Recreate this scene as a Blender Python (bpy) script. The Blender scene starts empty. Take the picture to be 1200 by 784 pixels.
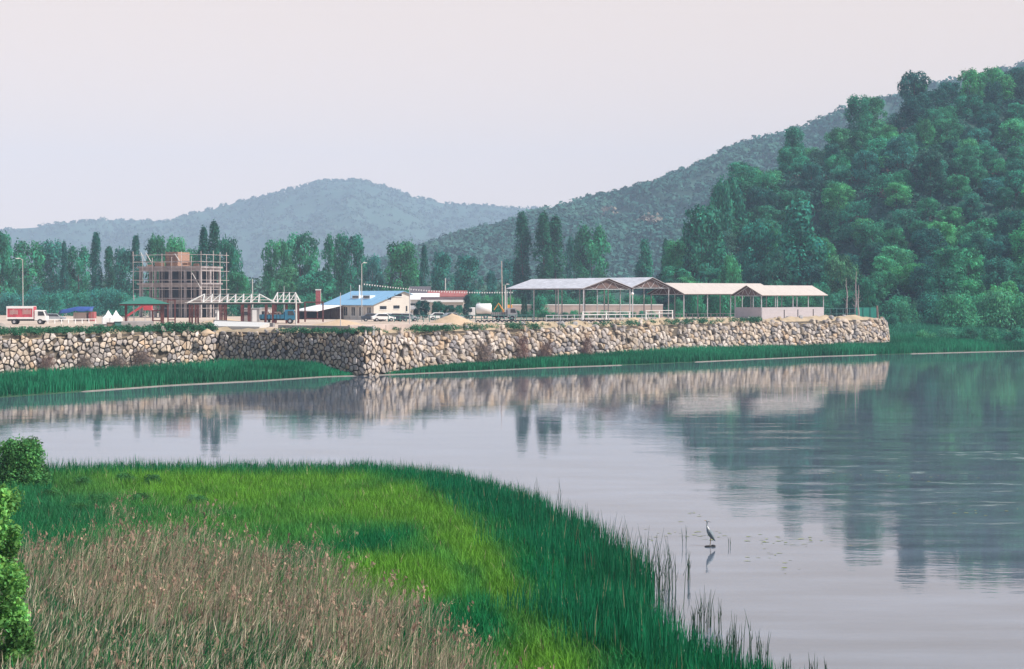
import bpy, math, random
import numpy as np
from mathutils import Vector, Matrix

random.seed(7); rng = np.random.default_rng(7)
C = bpy.context.scene.collection
scene = bpy.context.scene

# ------------------------------------------------------------------ camera, sky, sun, exposure
F = 2000.0; CAMH = 9.2; PITCH = math.atan(47 / F)
cam = bpy.data.cameras.new('camera'); cam.lens = 36 * F / 1200; cam.sensor_width = 36
cam.clip_start = 0.5; cam.clip_end = 9000
camo = bpy.data.objects.new('camera', cam); C.objects.link(camo)
camo.location = (0, 0, CAMH); camo.rotation_euler = (math.pi / 2 - PITCH, 0, 0)
scene.camera = camo

SUN_EL = math.radians(47); SX, SY = 0.95, -0.31           # horizontal direction towards the sun
w = bpy.data.worlds.new('World'); scene.world = w; w.use_nodes = True
nt = w.node_tree; nt.nodes.clear()
out = nt.nodes.new('ShaderNodeOutputWorld'); bg = nt.nodes.new('ShaderNodeBackground')
sky = nt.nodes.new('ShaderNodeTexSky'); sky.sky_type = 'NISHITA'; sky.sun_disc = False
sky.sun_elevation = SUN_EL; sky.sun_rotation = math.atan2(SX, SY)
sky.dust_density = 6.0; sky.air_density = 1.0; sky.ozone_density = 1.0
veil = nt.nodes.new('ShaderNodeMix'); veil.data_type = 'RGBA'
# thin even overcast veil over the blue sky
ge = nt.nodes.new('ShaderNodeNewGeometry'); sep = nt.nodes.new('ShaderNodeSeparateXYZ')
nt.links.new(ge.outputs['Incoming'], sep.inputs[0])
ra = nt.nodes.new('ShaderNodeValToRGB'); ab = nt.nodes.new('ShaderNodeMath'); ab.operation = 'ABSOLUTE'
nt.links.new(sep.outputs['Z'], ab.inputs[0]); nt.links.new(ab.outputs[0], ra.inputs[0])
ra.color_ramp.elements[0].position = 0.0; ra.color_ramp.elements[0].color = (0.90, 0.68, 0.55, 1)
ra.color_ramp.elements[1].position = 0.22; ra.color_ramp.elements[1].color = (0.765, 0.63, 0.55, 1)
for p_, c_ in ((0.42, (0.34, 0.42, 0.55, 1)), (1.0, (0.14, 0.24, 0.42, 1))):
    el = ra.color_ramp.elements.new(p_); el.color = c_
mulv = nt.nodes.new('ShaderNodeVectorMath'); mulv.operation = 'SCALE'; mulv.inputs['Scale'].default_value = 10.0
nt.links.new(ra.outputs[0], mulv.inputs[0])
veil.inputs[0].default_value = 0.90
nt.links.new(sky.outputs[0], veil.inputs[6]); nt.links.new(mulv.outputs[0], veil.inputs[7])
nt.links.new(veil.outputs[2], bg.inputs[0]); bg.inputs[1].default_value = 0.10
nt.links.new(bg.outputs[0], out.inputs[0])

sl = bpy.data.lights.new('sun', 'SUN'); sl.energy = 5.0; sl.angle = math.radians(2.0); sl.color = (1, 0.95, 0.88)
so = bpy.data.objects.new('sun', sl); C.objects.link(so)
sdir = Vector((SX * math.cos(SUN_EL), SY * math.cos(SUN_EL), math.sin(SUN_EL)))
so.rotation_euler = sdir.to_track_quat('Z', 'Y').to_euler(); so.location = (60, -20, 90)
vs = scene.view_settings; vs.view_transform = 'Standard'; vs.look = 'None'; vs.exposure = 0.42; vs.gamma = 1.0
vs.use_curve_mapping = False
scene.cycles.max_bounces = 6; scene.cycles.transparent_max_bounces = 8
scene.cycles.diffuse_bounces = 3; scene.cycles.volume_bounces = 1

# ------------------------------------------------------------------ pixel helpers (photograph is 1200 x 784)
ct, st_ = math.cos(PITCH), math.sin(PITCH)
def ray(px, py):
    x = (px - 600) / F; y = -(py - 392) / F
    return (x, ct + y * st_, -st_ + y * ct)
def P(px, py, Y):
    d = ray(px, py); t = Y / d[1]; return Vector((d[0] * t, Y, CAMH + d[2] * t))
def G(px, py, z=0.0):
    d = ray(px, py); t = (z - CAMH) / d[2]; return Vector((d[0] * t, d[1] * t, z))
def proj(X, Y, Z):                                           # numpy: world -> photo pixel
    dz = Z - CAMH
    f = Y * ct - dz * st_; u = Y * st_ + dz * ct
    return 600 + F * X / f, 392 - F * u / f
YZ = 4.6                                                    # level of the yard behind the stone wall

# ------------------------------------------------------------------ noise
def _h(ix, iy, s):
    n = (ix * 374761393 + iy * 668265263 + s * 1442695041) & 0xffffffff
    n = ((n ^ (n >> 13)) * 1274126177) & 0xffffffff
    return ((n ^ (n >> 16)) & 0xffff) / 65535.0
def vnoise(x, y, s=0):
    x = np.asarray(x, float); y = np.asarray(y, float)
    ix = np.floor(x).astype(np.int64); iy = np.floor(y).astype(np.int64)
    fx = x - ix; fy = y - iy; fx = fx * fx * (3 - 2 * fx); fy = fy * fy * (3 - 2 * fy)
    a = _h(ix, iy, s); b = _h(ix + 1, iy, s); c = _h(ix, iy + 1, s); d = _h(ix + 1, iy + 1, s)
    return (a * (1 - fx) + b * fx) * (1 - fy) + (c * (1 - fx) + d * fx) * fy
def fbm(x, y, s=0, o=4):
    v = 0; a = 0.5; t = 0
    for k in range(o):
        v = v + a * vnoise(np.asarray(x) * 2 ** k, np.asarray(y) * 2 ** k, s + k * 17); t += a; a *= 0.5
    return v / t

# ------------------------------------------------------------------ materials
def mat(name, col, rough=0.8, var=0.25, scale=1.0, bump=0.0, bscale=None, metal=0.0, col2=None, spec=0.3, stretch=None):
    m = bpy.data.materials.new(name); m.use_nodes = True; t = m.node_tree; N = t.nodes; L = t.links
    b = N['Principled BSDF']; b.inputs['Roughness'].default_value = rough; b.inputs['Metallic'].default_value = metal
    b.inputs['Specular IOR Level'].default_value = spec
    tc = N.new('ShaderNodeTexCoord'); src = tc.outputs['Object']
    if stretch:
        mp = N.new('ShaderNodeMapping'); mp.inputs['Scale'].default_value = stretch; L.new(src, mp.inputs[0]); src = mp.outputs[0]
    no = N.new('ShaderNodeTexNoise'); no.inputs['Scale'].default_value = scale; no.inputs['Detail'].default_value = 6
    no.inputs['Roughness'].default_value = 0.65
    L.new(src, no.inputs['Vector'])
    r = N.new('ShaderNodeValToRGB'); r.color_ramp.elements[0].position = 0.32; r.color_ramp.elements[1].position = 0.68
    c2 = col2 or tuple(min(1, c * (1 + var)) for c in col); c1 = col if col2 else tuple(c * (1 - var) for c in col)
    r.color_ramp.elements[0].color = (*c1, 1); r.color_ramp.elements[1].color = (*c2, 1)
    L.new(no.outputs['Fac'], r.inputs[0]); L.new(r.outputs[0], b.inputs['Base Color'])
    if bump:
        n2 = N.new('ShaderNodeTexNoise'); n2.inputs['Scale'].default_value = bscale or scale * 3; n2.inputs['Detail'].default_value = 5
        L.new(src, n2.inputs['Vector']); bp = N.new('ShaderNodeBump'); bp.inputs['Strength'].default_value = bump
        L.new(n2.outputs['Fac'], bp.inputs['Height']); L.new(bp.outputs[0], b.inputs['Normal'])
    return m
def attr_mat(name, attr='col', rough=0.7, transl=0.3, objcol=False, bump=0.0, var=0.0):
    """base colour from a per-piece colour attribute (and the object's own colour)"""
    m = bpy.data.materials.new(name); m.use_nodes = True; t = m.node_tree; N = t.nodes; L = t.links
    b = N['Principled BSDF']; b.inputs['Roughness'].default_value = rough; b.inputs['Specular IOR Level'].default_value = 0.2
    a = N.new('ShaderNodeAttribute'); a.attribute_name = attr; c = a.outputs['Color']
    if objcol:
        oi = N.new('ShaderNodeObjectInfo'); mx = N.new('ShaderNodeMix'); mx.data_type = 'RGBA'; mx.blend_type = 'MULTIPLY'
        mx.inputs[0].default_value = 1.0; L.new(c, mx.inputs[6]); L.new(oi.outputs['Color'], mx.inputs[7]); c = mx.outputs[2]
    if var:
        tc = N.new('ShaderNodeTexCoord'); no = N.new('ShaderNodeTexNoise'); no.inputs['Scale'].default_value = 2.5; no.inputs['Detail'].default_value = 6
        L.new(tc.outputs['Object'], no.inputs['Vector']); mr = N.new('ShaderNodeMapRange')
        mr.inputs[1].default_value = 0.3; mr.inputs[2].default_value = 0.7; mr.inputs[3].default_value = 1 - var; mr.inputs[4].default_value = 1 + var
        L.new(no.outputs['Fac'], mr.inputs[0]); vm = N.new('ShaderNodeVectorMath'); vm.operation = 'SCALE'
        L.new(c, vm.inputs[0]); L.new(mr.outputs[0], vm.inputs['Scale']); c = vm.outputs[0]
    L.new(c, b.inputs['Base Color'])
    if bump:
        n2 = N.new('ShaderNodeTexNoise'); n2.inputs['Scale'].default_value = 5; n2.inputs['Detail'].default_value = 6
        bp = N.new('ShaderNodeBump'); bp.inputs['Strength'].default_value = bump; bp.inputs['Distance'].default_value = 0.1
        tc = N.new('ShaderNodeTexCoord'); L.new(tc.outputs['Object'], n2.inputs['Vector'])
        L.new(n2.outputs['Fac'], bp.inputs['Height']); L.new(bp.outputs[0], b.inputs['Normal'])
    if transl:
        tr = N.new('ShaderNodeBsdfTranslucent'); L.new(c, tr.inputs[0]); ms = N.new('ShaderNodeMixShader'); ms.inputs[0].default_value = transl
        L.new(b.outputs[0], ms.inputs[1]); L.new(tr.outputs[0], ms.inputs[2]); L.new(ms.outputs[0], N['Material Output'].inputs[0])
    return m
M = dict(
    soil=mat('soil', (0.14, 0.12, 0.08), 0.95, 0.3, 0.5, 0.5, 3),
    marsh=mat('marsh_soil', (0.035, 0.055, 0.02), 0.95, 0.4, 1.0),
    bank=mat('bank_turf', (0.03, 0.085, 0.04), 0.95, 0.35, 0.4, 0.4, 4),
    mud=mat('shore_mud', (0.21, 0.19, 0.165), 0.8, 0.2, 1.0),
    hill=mat('hill_soil', (0.018, 0.070, 0.052), 0.95, 0.3, 0.06, 0.6, 0.5, col2=(0.040, 0.085, 0.065)),
    yard=mat('yard_dirt', (0.36, 0.27, 0.205), 0.95, 0.2, 0.06, 0.3, 2, col2=(0.56, 0.45, 0.36)),
    berm=mat('berm_earth', (0.28, 0.215, 0.14), 0.95, 0.2, 0.5, 0.7, 3, col2=(0.47, 0.36, 0.24)),
    sand=mat('sand', (0.42, 0.31, 0.20), 0.95, 0.2, 1.2, 0.5, 4, col2=(0.52, 0.38, 0.26)),
    greysand=mat('grey_sand', (0.30, 0.26, 0.225), 0.95, 0.15, 1.2, 0.5, 4),
    conc=mat('concrete', (0.30, 0.285, 0.28), 0.85, 0.2, 0.8, 0.2, 5),
    dconc=mat('raw_dark_concrete', (0.33, 0.29, 0.285), 0.9, 0.3, 0.6, 0.2, 5),
    pconc=mat('pinkish_concrete', (0.46, 0.37, 0.33), 0.85, 0.15, 0.5, 0.2, 5),
    wconc=mat('pale_concrete', (0.52, 0.50, 0.47), 0.8, 0.08, 0.6),
    white=mat('white_paint', (0.78, 0.77, 0.75), 0.5, 0.05, 0.8),
    whiteroof=mat('pale_roof_sheet', (0.47, 0.405, 0.36), 0.7, 0.10, 0.9, stretch=(2.5, 0.5, 1)),
    bluewhite=mat('weathered_roof_sheet', (0.48, 0.47, 0.49), 0.6, 0.22, 1.6, stretch=(1.0, 0.5, 1)),
    steel=mat('galvanised_steel', (0.48, 0.48, 0.50), 0.45, 0.12, 2, metal=0.3),
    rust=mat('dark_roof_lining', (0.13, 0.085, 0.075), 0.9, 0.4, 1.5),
    brownpaint=mat('red_brown_paint', (0.115, 0.035, 0.032), 0.6, 0.2, 2),
    green=mat('green_roof_tile', (0.035, 0.15, 0.11), 0.7, 0.2, 2, stretch=(1, 1, 4)),
    blueroof=mat('blue_roof_sheet', (0.20, 0.38, 0.54), 0.5, 0.1, 0.5, stretch=(0.3, 5, 1)),
    cream=mat('cream_wall', (0.60, 0.55, 0.49), 0.85, 0.07, 0.8),
    glass=mat('dark_window', (0.03, 0.035, 0.045), 0.15, 0.3, 2, spec=0.6),
    red=mat('red_panel', (0.48, 0.07, 0.09), 0.6, 0.3, 1.5),
    slide=mat('red_plastic', (0.5, 0.06, 0.07), 0.5, 0.1, 1.5),
    brickred=mat('chimney_brick', (0.36, 0.10, 0.10), 0.8, 0.2, 3),
    tarp=mat('blue_tarpaulin', (0.03, 0.07, 0.24), 0.6, 0.25, 1.0, 0.4, 2),
    lorry=mat('blue_lorry_paint', (0.03, 0.16, 0.26), 0.45, 0.15, 1.5),
    dark=mat('dark_rubber', (0.025, 0.025, 0.028), 0.8, 0.2, 3),
    darkblue=mat('dark_car_paint', (0.03, 0.045, 0.07), 0.3, 0.1, 2, spec=0.5),
    greycar=mat('grey_car_paint', (0.28, 0.30, 0.33), 0.3, 0.1, 2, spec=0.5),
    wood=mat('formwork_timber', (0.33, 0.19, 0.13), 0.85, 0.3, 2, stretch=(0.6, 0.6, 6)),
    post=mat('weathered_timber', (0.20, 0.14, 0.12), 0.9, 0.3, 2, stretch=(3, 3, 0.4)),
    pipe=mat('scaffold_tube', (0.55, 0.48, 0.46), 0.5, 0.25, 1.5, metal=0.2),
    truss=mat('pale_primer_steel', (0.60, 0.58, 0.55), 0.5, 0.1, 2),
    net=mat('green_mesh_sheet', (0.03, 0.27, 0.20), 0.8, 0.2, 1.2, stretch=(6, 6, 0.6)),
    greenrail=mat('dull_green_paint', (0.05, 0.15, 0.14), 0.6, 0.2, 2),
    hanok=mat('grey_roof_tile', (0.10, 0.09, 0.10), 0.8, 0.35, 2, stretch=(6, 1, 1)),
    redroof=mat('red_brown_roof', (0.30, 0.10, 0.09), 0.8, 0.2, 1),
    darkroof=mat('dark_brown_roof', (0.09, 0.06, 0.06), 0.8, 0.3, 1),
    gap=mat('wall_core', (0.10, 0.08, 0.06), 1.0, 0.4, 1.0, 0.5, 4),
    bark=mat('bark', (0.10, 0.08, 0.07), 0.95, 0.3, 3, 0.5, 8, stretch=(3, 3, 0.6)),
    paleb=mat('dead_wood', (0.30, 0.26, 0.25), 0.95, 0.2, 3),
    orange=mat('orange_paint', (0.65, 0.30, 0.05), 0.5, 0.1, 2),
    weed=mat('floating_weed', (0.26, 0.30, 0.10), 0.8, 0.2, 3),
)
M['leaf'] = attr_mat('leaf', transl=0.40, objcol=True)
M['twig'] = attr_mat('twig', transl=0.05, objcol=True, rough=0.9)
M['blade'] = attr_mat('blade', transl=0.30)
M['stone'] = attr_mat('stone', transl=0, rough=0.9, bump=0.5, var=0.28)
M['canopy'] = attr_mat('canopy', transl=0.1)

# ------------------------------------------------------------------ object helpers
def link(o, parent=None):
    C.objects.link(o)
    if parent: o.parent = parent
    return o
def tag(o, label, cat, group=None):
    o['label'] = label; o['category'] = cat
    if group: o['group'] = group
    return o
def empty(name, loc, rz=0, label=None, cat=None, group=None):
    o = bpy.data.objects.new(name, None); o.location = loc; o.rotation_euler = (0, 0, rz); o.empty_display_size = 0.2
    link(o)
    if label: tag(o, label, cat, group)
    return o
def struct(o, kind='structure'): o['kind'] = kind; return o
class MB:
    def __init__(s): s.v = []; s.f = []
    def add(s, vs, fs):
        n = len(s.v); s.v += [tuple(v) for v in vs]; s.f += [tuple(i + n for i in f) for f in fs]; return s
    def box(s, c, size, rz=0, taper=1.0):
        x, y, z = (k / 2 for k in size); cr, sr = math.cos(rz), math.sin(rz); vs = []
        for dz in (-z, z):
            k = taper if dz > 0 else 1
            for dx, dy in ((-x, -y), (x, -y), (x, y), (-x, y)):
                dx *= k; dy *= k
                vs.append((c[0] + dx * cr - dy * sr, c[1] + dx * sr + dy * cr, c[2] + dz))
        return s.add(vs, [(0, 3, 2, 1), (4, 5, 6, 7), (0, 1, 5, 4), (1, 2, 6, 5), (2, 3, 7, 6), (3, 0, 4, 7)])
    def b3(s, x0, x1, y0, y1, z0, z1): return s.box(((x0 + x1) / 2, (y0 + y1) / 2, (z0 + z1) / 2), (x1 - x0, y1 - y0, z1 - z0))
    def tube(s, p0, p1, r0, r1=None, n=6):
        r1 = r0 if r1 is None else r1; p0 = Vector(p0); p1 = Vector(p1); d = (p1 - p0)
        if d.length < 1e-6: return s
        d.normalize(); a = d.orthogonal().normalized(); b = d.cross(a); vs = []
        for p, r in ((p0, r0), (p1, r1)):
            for k in range(n):
                t = 2 * math.pi * k / n; vs.append(p + a * (r * math.cos(t)) + b * (r * math.sin(t)))
        fs = [(k, (k + 1) % n, n + (k + 1) % n, n + k) for k in range(n)] + [tuple(range(n))[::-1], tuple(range(n, 2 * n))]
        return s.add(vs, fs)
    def path(s, pts, rs, n=8):
        """one continuous tube through points"""
        pts = [Vector(p) for p in pts]; vs = []; a = None
        for i, p in enumerate(pts):
            d = (pts[min(i + 1, len(pts) - 1)] - pts[max(i - 1, 0)]).normalized()
            a = d.orthogonal().normalized() if a is None else (a - d * a.dot(d)).normalized()
            b = d.cross(a)
            for k in range(n):
                t = 2 * math.pi * k / n; vs.append(p + a * (rs[i] * math.cos(t)) + b * (rs[i] * math.sin(t)))
        fs = [(i * n + k, i * n + (k + 1) % n, (i + 1) * n + (k + 1) % n, (i + 1) * n + k) for i in range(len(pts) - 1) for k in range(n)]
        fs += [tuple(range(n))[::-1], tuple(range((len(pts) - 1) * n, len(pts) * n))]
        return s.add(vs, fs)
    def prism(s, prof, y0, y1, axis='y'):
        """extrude a closed (a, z) profile along an axis"""
        n = len(prof)
        if axis == 'y': vs = [(a, y0, z) for a, z in prof] + [(a, y1, z) for a, z in prof]
        else: vs = [(y0, a, z) for a, z in prof] + [(y1, a, z) for a, z in prof]
        return s.add(vs, [tuple(range(n))[::-1], tuple(range(n, 2 * n))] + [(k, (k + 1) % n, n + (k + 1) % n, n + k) for k in range(n)])
    def slab(s, quad, th):
        """thick sheet from four corners (thickness straight down)"""
        vs = [Vector(q) for q in quad] + [Vector(q) - Vector((0, 0, th)) for q in quad]
        return s.add(vs, [(0, 1, 2, 3), (7, 6, 5, 4), (0, 4, 5, 1), (1, 5, 6, 2), (2, 6, 7, 3), (3, 7, 4, 0)])
    def mesh(s, name, m):
        me = bpy.data.meshes.new(name); me.from_pydata(s.v, [], s.f); me.materials.append(m)
        import bmesh
        bm = bmesh.new(); bm.from_mesh(me); bmesh.ops.recalc_face_normals(bm, faces=bm.faces); bm.to_mesh(me); bm.free()
        return me
    def build(s, name, m, parent=None, smooth=False, bevel=0):
        me = s.mesh(name, m)
        if smooth: me.polygons.foreach_set('use_smooth', [True] * len(me.polygons))
        o = bpy.data.objects.new(name, me); link(o, parent)
        if bevel:
            md = o.modifiers.new('bevel', 'BEVEL'); md.width = bevel; md.segments = 2; md.limit_method = 'ANGLE'
        return o
def np_mesh(name, V, Q, m, col=None, k=4, T=None):
    """fast mesh: V (n,3); Q (f,k) faces, optional T (g,3) triangles; col per-vertex rgb"""
    me = bpy.data.meshes.new(name); me.vertices.add(len(V)); me.vertices.foreach_set('co', np.ascontiguousarray(V, np.float32).ravel())
    loops = Q.ravel(); tot = np.full(len(Q), Q.shape[1], np.int32)
    if T is not None:
        loops = np.concatenate([loops, T.ravel()]); tot = np.concatenate([tot, np.full(len(T), 3, np.int32)])
    me.loops.add(len(loops)); me.loops.foreach_set('vertex_index', loops.astype(np.int32))
    st = np.concatenate([[0], np.cumsum(tot)[:-1]]).astype(np.int32)
    me.polygons.add(len(tot)); me.polygons.foreach_set('loop_start', st)
    me.update(calc_edges=True); me.validate()
    if col is not None:
        a = me.color_attributes.new('col', 'FLOAT_COLOR', 'POINT')
        a.data.foreach_set('color', np.ascontiguousarray(np.concatenate([col, np.ones((len(col), 1))], 1), np.float32).ravel())
    me.materials.append(m); return me
def loft(name, rows, m, parent=None, smooth=True):
    n = len(rows[0]); V = [tuple(p) for r in rows for p in r]
    Fc = [(i * n + j, i * n + j + 1, (i + 1) * n + j + 1, (i + 1) * n + j) for i in range(len(rows) - 1) for j in range(n - 1)]
    b = MB(); b.v = V; b.f = Fc; return b.build(name, m, parent, smooth)
def copy_tree(o, parent=None):
    c = o.copy(); C.objects.link(c); c.parent = parent
    for ch in o.children: copy_tree(ch, c)
    return c

# ------------------------------------------------------------------ setting: ground, water, yard, banks
R = 3700
g = MB().add([(-R, -300, -1.6), (R, -300, -1.6), (R, R, -1.6), (-R, R, -1.6)], [(0, 1, 2, 3)]).build('ground', M['soil']); struct(g)

P0 = Vector((-35.7, 207, 0)); P1 = Vector((-16.6, 192, 0)); P2 = Vector((61, 277, 0)); PL = Vector((-95, 143, 0)); P3 = Vector((67, 305, 0))
line = [PL, P0, P1, Vector((-10.2, 203, 0)), Vector((4.5, 221.5, 0)), Vector((24.5, 244.5, 0)), Vector((38.8, 258.5, 0)), P2, P3]
zb = [0.4, 0.35, 0.0, 0.3, 0.4, 0.5, 0.6, 0.9, 2.6]; ztp = [4.6, 4.6, 4.65, 4.65, 4.7, 4.8, 4.9, 5.05, 4.2]
def seg_normal(a, b):
    d = (b - a).normalized(); return Vector((d.y, -d.x, 0))        # towards the water
norms = [seg_normal(line[i], line[i + 1]) for i in range(8)]
def mitre(i, off):
    """corner i of the wall line moved back by off, along the mitre of its two faces"""
    if i == 0: m = norms[0]
    elif i == 8: m = norms[7]
    else: a, b = norms[i - 1], norms[i]; m = (a + b) / (1 + a.dot(b))
    return line[i] - m * off
NR = seg_normal(P1, P2)
BAT = 0.22                                                         # batter per metre height

yb = [mitre(i, 1.25) for i in range(9)]
yv = [(p.x, p.y, YZ) for p in yb] + [(64, 345, YZ), (64, R - 20, YZ), (-R + 20, R - 20, YZ), (-R + 20, 143, YZ)]
yard = MB().add(yv, [tuple(range(len(yv)))]).build('yard', M['yard']); struct(yard)

# water
def water_mat():
    m = bpy.data.materials.new('lake_water'); m.use_nodes = True; t = m.node_tree; N = t.nodes; L = t.links
    b = N['Principled BSDF']; b.inputs['Base Color'].default_value = (0.060, 0.080, 0.105, 1); b.inputs['IOR'].default_value = 1.85
    b.inputs['Roughness'].default_value = 0.02
    b.inputs['Specular IOR Level'].default_value = 0.75
    tc = N.new('ShaderNodeTexCoord')
    def noise(sc, stretch, det=4):
        mp = N.new('ShaderNodeMapping'); mp.inputs['Scale'].default_value = stretch; L.new(tc.outputs['Object'], mp.inputs[0])
        n = N.new('ShaderNodeTexNoise'); n.inputs['Scale'].default_value = sc; n.inputs['Detail'].default_value = det; L.new(mp.outputs[0], n.inputs['Vector']); return n
    n1 = noise(2.2, (0.5, 1.3, 1)); n2 = noise(0.30, (0.5, 1.0, 1), 3)
    # breezy patch over the right of the lake
    n3 = noise(0.22, (0.22, 1.3, 1), 8)
    sp = N.new('ShaderNodeSeparateXYZ'); L.new(tc.outputs['Object'], sp.inputs[0])
    mx = N.new('ShaderNodeMapRange'); mx.inputs[1].default_value = 4; mx.inputs[2].default_value = 38; L.new(sp.outputs['X'], mx.inputs[0])
    my = N.new('ShaderNodeMapRange'); my.inputs[1].default_value = 58; my.inputs[2].default_value = 76; L.new(sp.outputs['Y'], my.inputs[0])
    my2 = N.new('ShaderNodeMapRange'); my2.inputs[1].default_value = 128; my2.inputs[2].default_value = 100; L.new(sp.outputs['Y'], my2.inputs[0])
    r3 = N.new('ShaderNodeMapRange'); r3.inputs[1].default_value = 0.46; r3.inputs[2].default_value = 0.58; L.new(n3.outputs['Fac'], r3.inputs[0])
    a = N.new('ShaderNodeMath'); a.operation = 'MULTIPLY'; L.new(mx.outputs[0], a.inputs[0]); L.new(my.outputs[0], a.inputs[1])
    a_ = a; a = N.new('ShaderNodeMath'); a.operation = 'MULTIPLY'; L.new(a_.outputs[0], a.inputs[0]); L.new(my2.outputs[0], a.inputs[1])
    n4 = noise(1.6, (0.4, 1.0, 1), 6); r4 = N.new('ShaderNodeMapRange'); r4.inputs[1].default_value = 0.54; r4.inputs[2].default_value = 0.64; L.new(n4.outputs['Fac'], r4.inputs[0])
    sc = N.new('ShaderNodeMath'); sc.operation = 'MULTIPLY'; L.new(r4.outputs[0], sc.inputs[0])
    gate = N.new('ShaderNodeMath'); gate.operation = 'MULTIPLY'; L.new(a.outputs[0], gate.inputs[0]); L.new(r3.outputs[0], gate.inputs[1]); L.new(gate.outputs[0], sc.inputs[1])
    mixc = N.new('ShaderNodeMix'); mixc.data_type = 'RGBA'; L.new(sc.outputs[0], mixc.inputs[0]); mixc.inputs[6].default_value = (0.085, 0.105, 0.135, 1); mixc.inputs[7].default_value = (0.17, 0.26, 0.22, 1); L.new(mixc.outputs[2], b.inputs['Base Color'])
    rg = N.new('ShaderNodeMath'); rg.operation = 'MULTIPLY_ADD'; L.new(sc.outputs[0], rg.inputs[0]); rg.inputs[1].default_value = 0.45; rg.inputs[2].default_value = 0.02; L.new(rg.outputs[0], b.inputs['Roughness'])
    n5 = noise(0.5, (0.25, 1.1, 1), 8); r5 = N.new('ShaderNodeMapRange'); r5.inputs[1].default_value = 0.35; r5.inputs[2].default_value = 0.7; r5.inputs[3].default_value = 0.75; r5.inputs[4].default_value = 1.45; L.new(n5.outputs['Fac'], r5.inputs[0])
    vm = N.new('ShaderNodeVectorMath'); vm.operation = 'SCALE'; L.new(mixc.outputs[2], vm.inputs[0]); L.new(r5.outputs[0], vm.inputs['Scale']); L.new(vm.outputs[0], b.inputs['Base Color'])
    a2 = N.new('ShaderNodeMath'); a2.operation = 'MULTIPLY'; L.new(a.outputs[0], a2.inputs[0]); L.new(r3.outputs[0], a2.inputs[1])
    st = N.new('ShaderNodeMath'); st.operation = 'MULTIPLY_ADD'; L.new(a2.outputs[0], st.inputs[0]); st.inputs[1].default_value = 0.05; st.inputs[2].default_value = 0.0045
    b1 = N.new('ShaderNodeBump'); b1.inputs['Distance'].default_value = 1.0
    L.new(st.outputs[0], b1.inputs['Strength']); L.new(n1.outputs['Fac'], b1.inputs['Height'])
    b2 = N.new('ShaderNodeBump'); b2.inputs['Strength'].default_value = 0.008; b2.inputs['Distance'].default_value = 1.0
    L.new(n2.outputs['Fac'], b2.inputs['Height']); L.new(b1.outputs[0], b2.inputs['Normal']); L.new(b2.outputs[0], b.inputs['Normal'])
    return m
M['water'] = water_mat()
wat = MB().add([(-900, -250, 0), (900, -250, 0), (900, 330, 0), (-900, 330, 0)], [(0, 1, 2, 3)]).build('water', M['water']); struct(wat)

# far bank between the waterline and the wall foot
shore_px = [(-500, 503), (-250, 482), (0, 466), (100, 459), (200, 452), (300, 447), (380, 442), (427, 440.5), (470, 439), (540, 436), (640, 431.5), (760, 427), (880, 421.5), (960, 418), (1040, 415.5), (1120, 413.5), (1200, 411.5), (1400, 408), (1700, 405)]
shore = [G(a, b, 0) for a, b in shore_px]
sx = np.array([p.x for p in shore]); sy = np.array([p.y for p in shore])
def shoreY(x): return np.interp(x, sx, sy)
def wallY(x):
    return np.interp(x, [p.x for p in line[:8]], [p.y for p in line[:8]])
def bank_z(x, y):
    """height of the far bank, numpy ok"""
    x = np.asarray(x, float); y = np.asarray(y, float); s = y - shoreY(x)
    left = np.interp(s, [-4, 0, 1.0, 6, 14], [-0.8, 0.0, 0.04, 0.35, 0.7])
    right = np.interp(s, [-4, 0, 1.0, 4, 15, 30, 45, 60, 90], [-0.8, 0.0, 0.04, 0.6, 1.2, 2.3, 3.6, 4.3, 4.5])
    k = np.clip((x - 60) / 6, 0, 1)
    return left * (1 - k) + right * k
rows = []
xs = np.concatenate([np.linspace(-140, 60, 120), np.linspace(61, 330, 60)])
for s in (-4, -0.6, 0, 0.5, 1.2, 3, 6, 10, 15, 20, 30, 38, 45, 60, 75, 95):
    rr = []
    for x in xs:
        y = float(shoreY(x)) + s
        if x <= 61: y = min(y, float(wallY(x)) + 2.0)
        z = float(bank_z(x, y)); z += 0.12 * (float(fbm(x * 0.3, y * 0.3, 3)) - 0.5) * min(1, max(0, s))
        rr.append((x, y, z))
    rows.append(rr)
bk = loft('river_bank', rows, M['bank']); struct(bk)
# pale strip of dried mud along the waterline
def mudw(x): return float(np.interp(x, [-60, -34, -24, 6, 20, 45, 70], [0.1, 0.4, 0.9, 0.8, 0.3, 0.45, 0.75])) * (0.15 + 1.3 * float(fbm(x * 0.15, 0.5, 9, 3)))
rows = []
for s, z in ((-0.5, -0.05), (0.0, 0.005), (0.75, 0.035), (1.3, 0.055)):
    rows.append([(x, float(shoreY(x)) + s * mudw(x), (z + 0.03) if mudw(x) > 0.3 else -0.08) for x in np.linspace(-100, 120, 300)])
md = loft('shore_mud', rows, M['mud']); struct(md)
# dirt track on the right bank
rows = []
for s in (27.0, 29.0): rows.append([(x, float(shoreY(x)) + s + 3 * math.sin(x * 0.05), float(bank_z(x, float(shoreY(x)) + s + 3 * math.sin(x * 0.05))) + 0.12) for x in np.linspace(72, 200, 60)])
struct(loft('dirt_path', rows, M['mud']))

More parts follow.
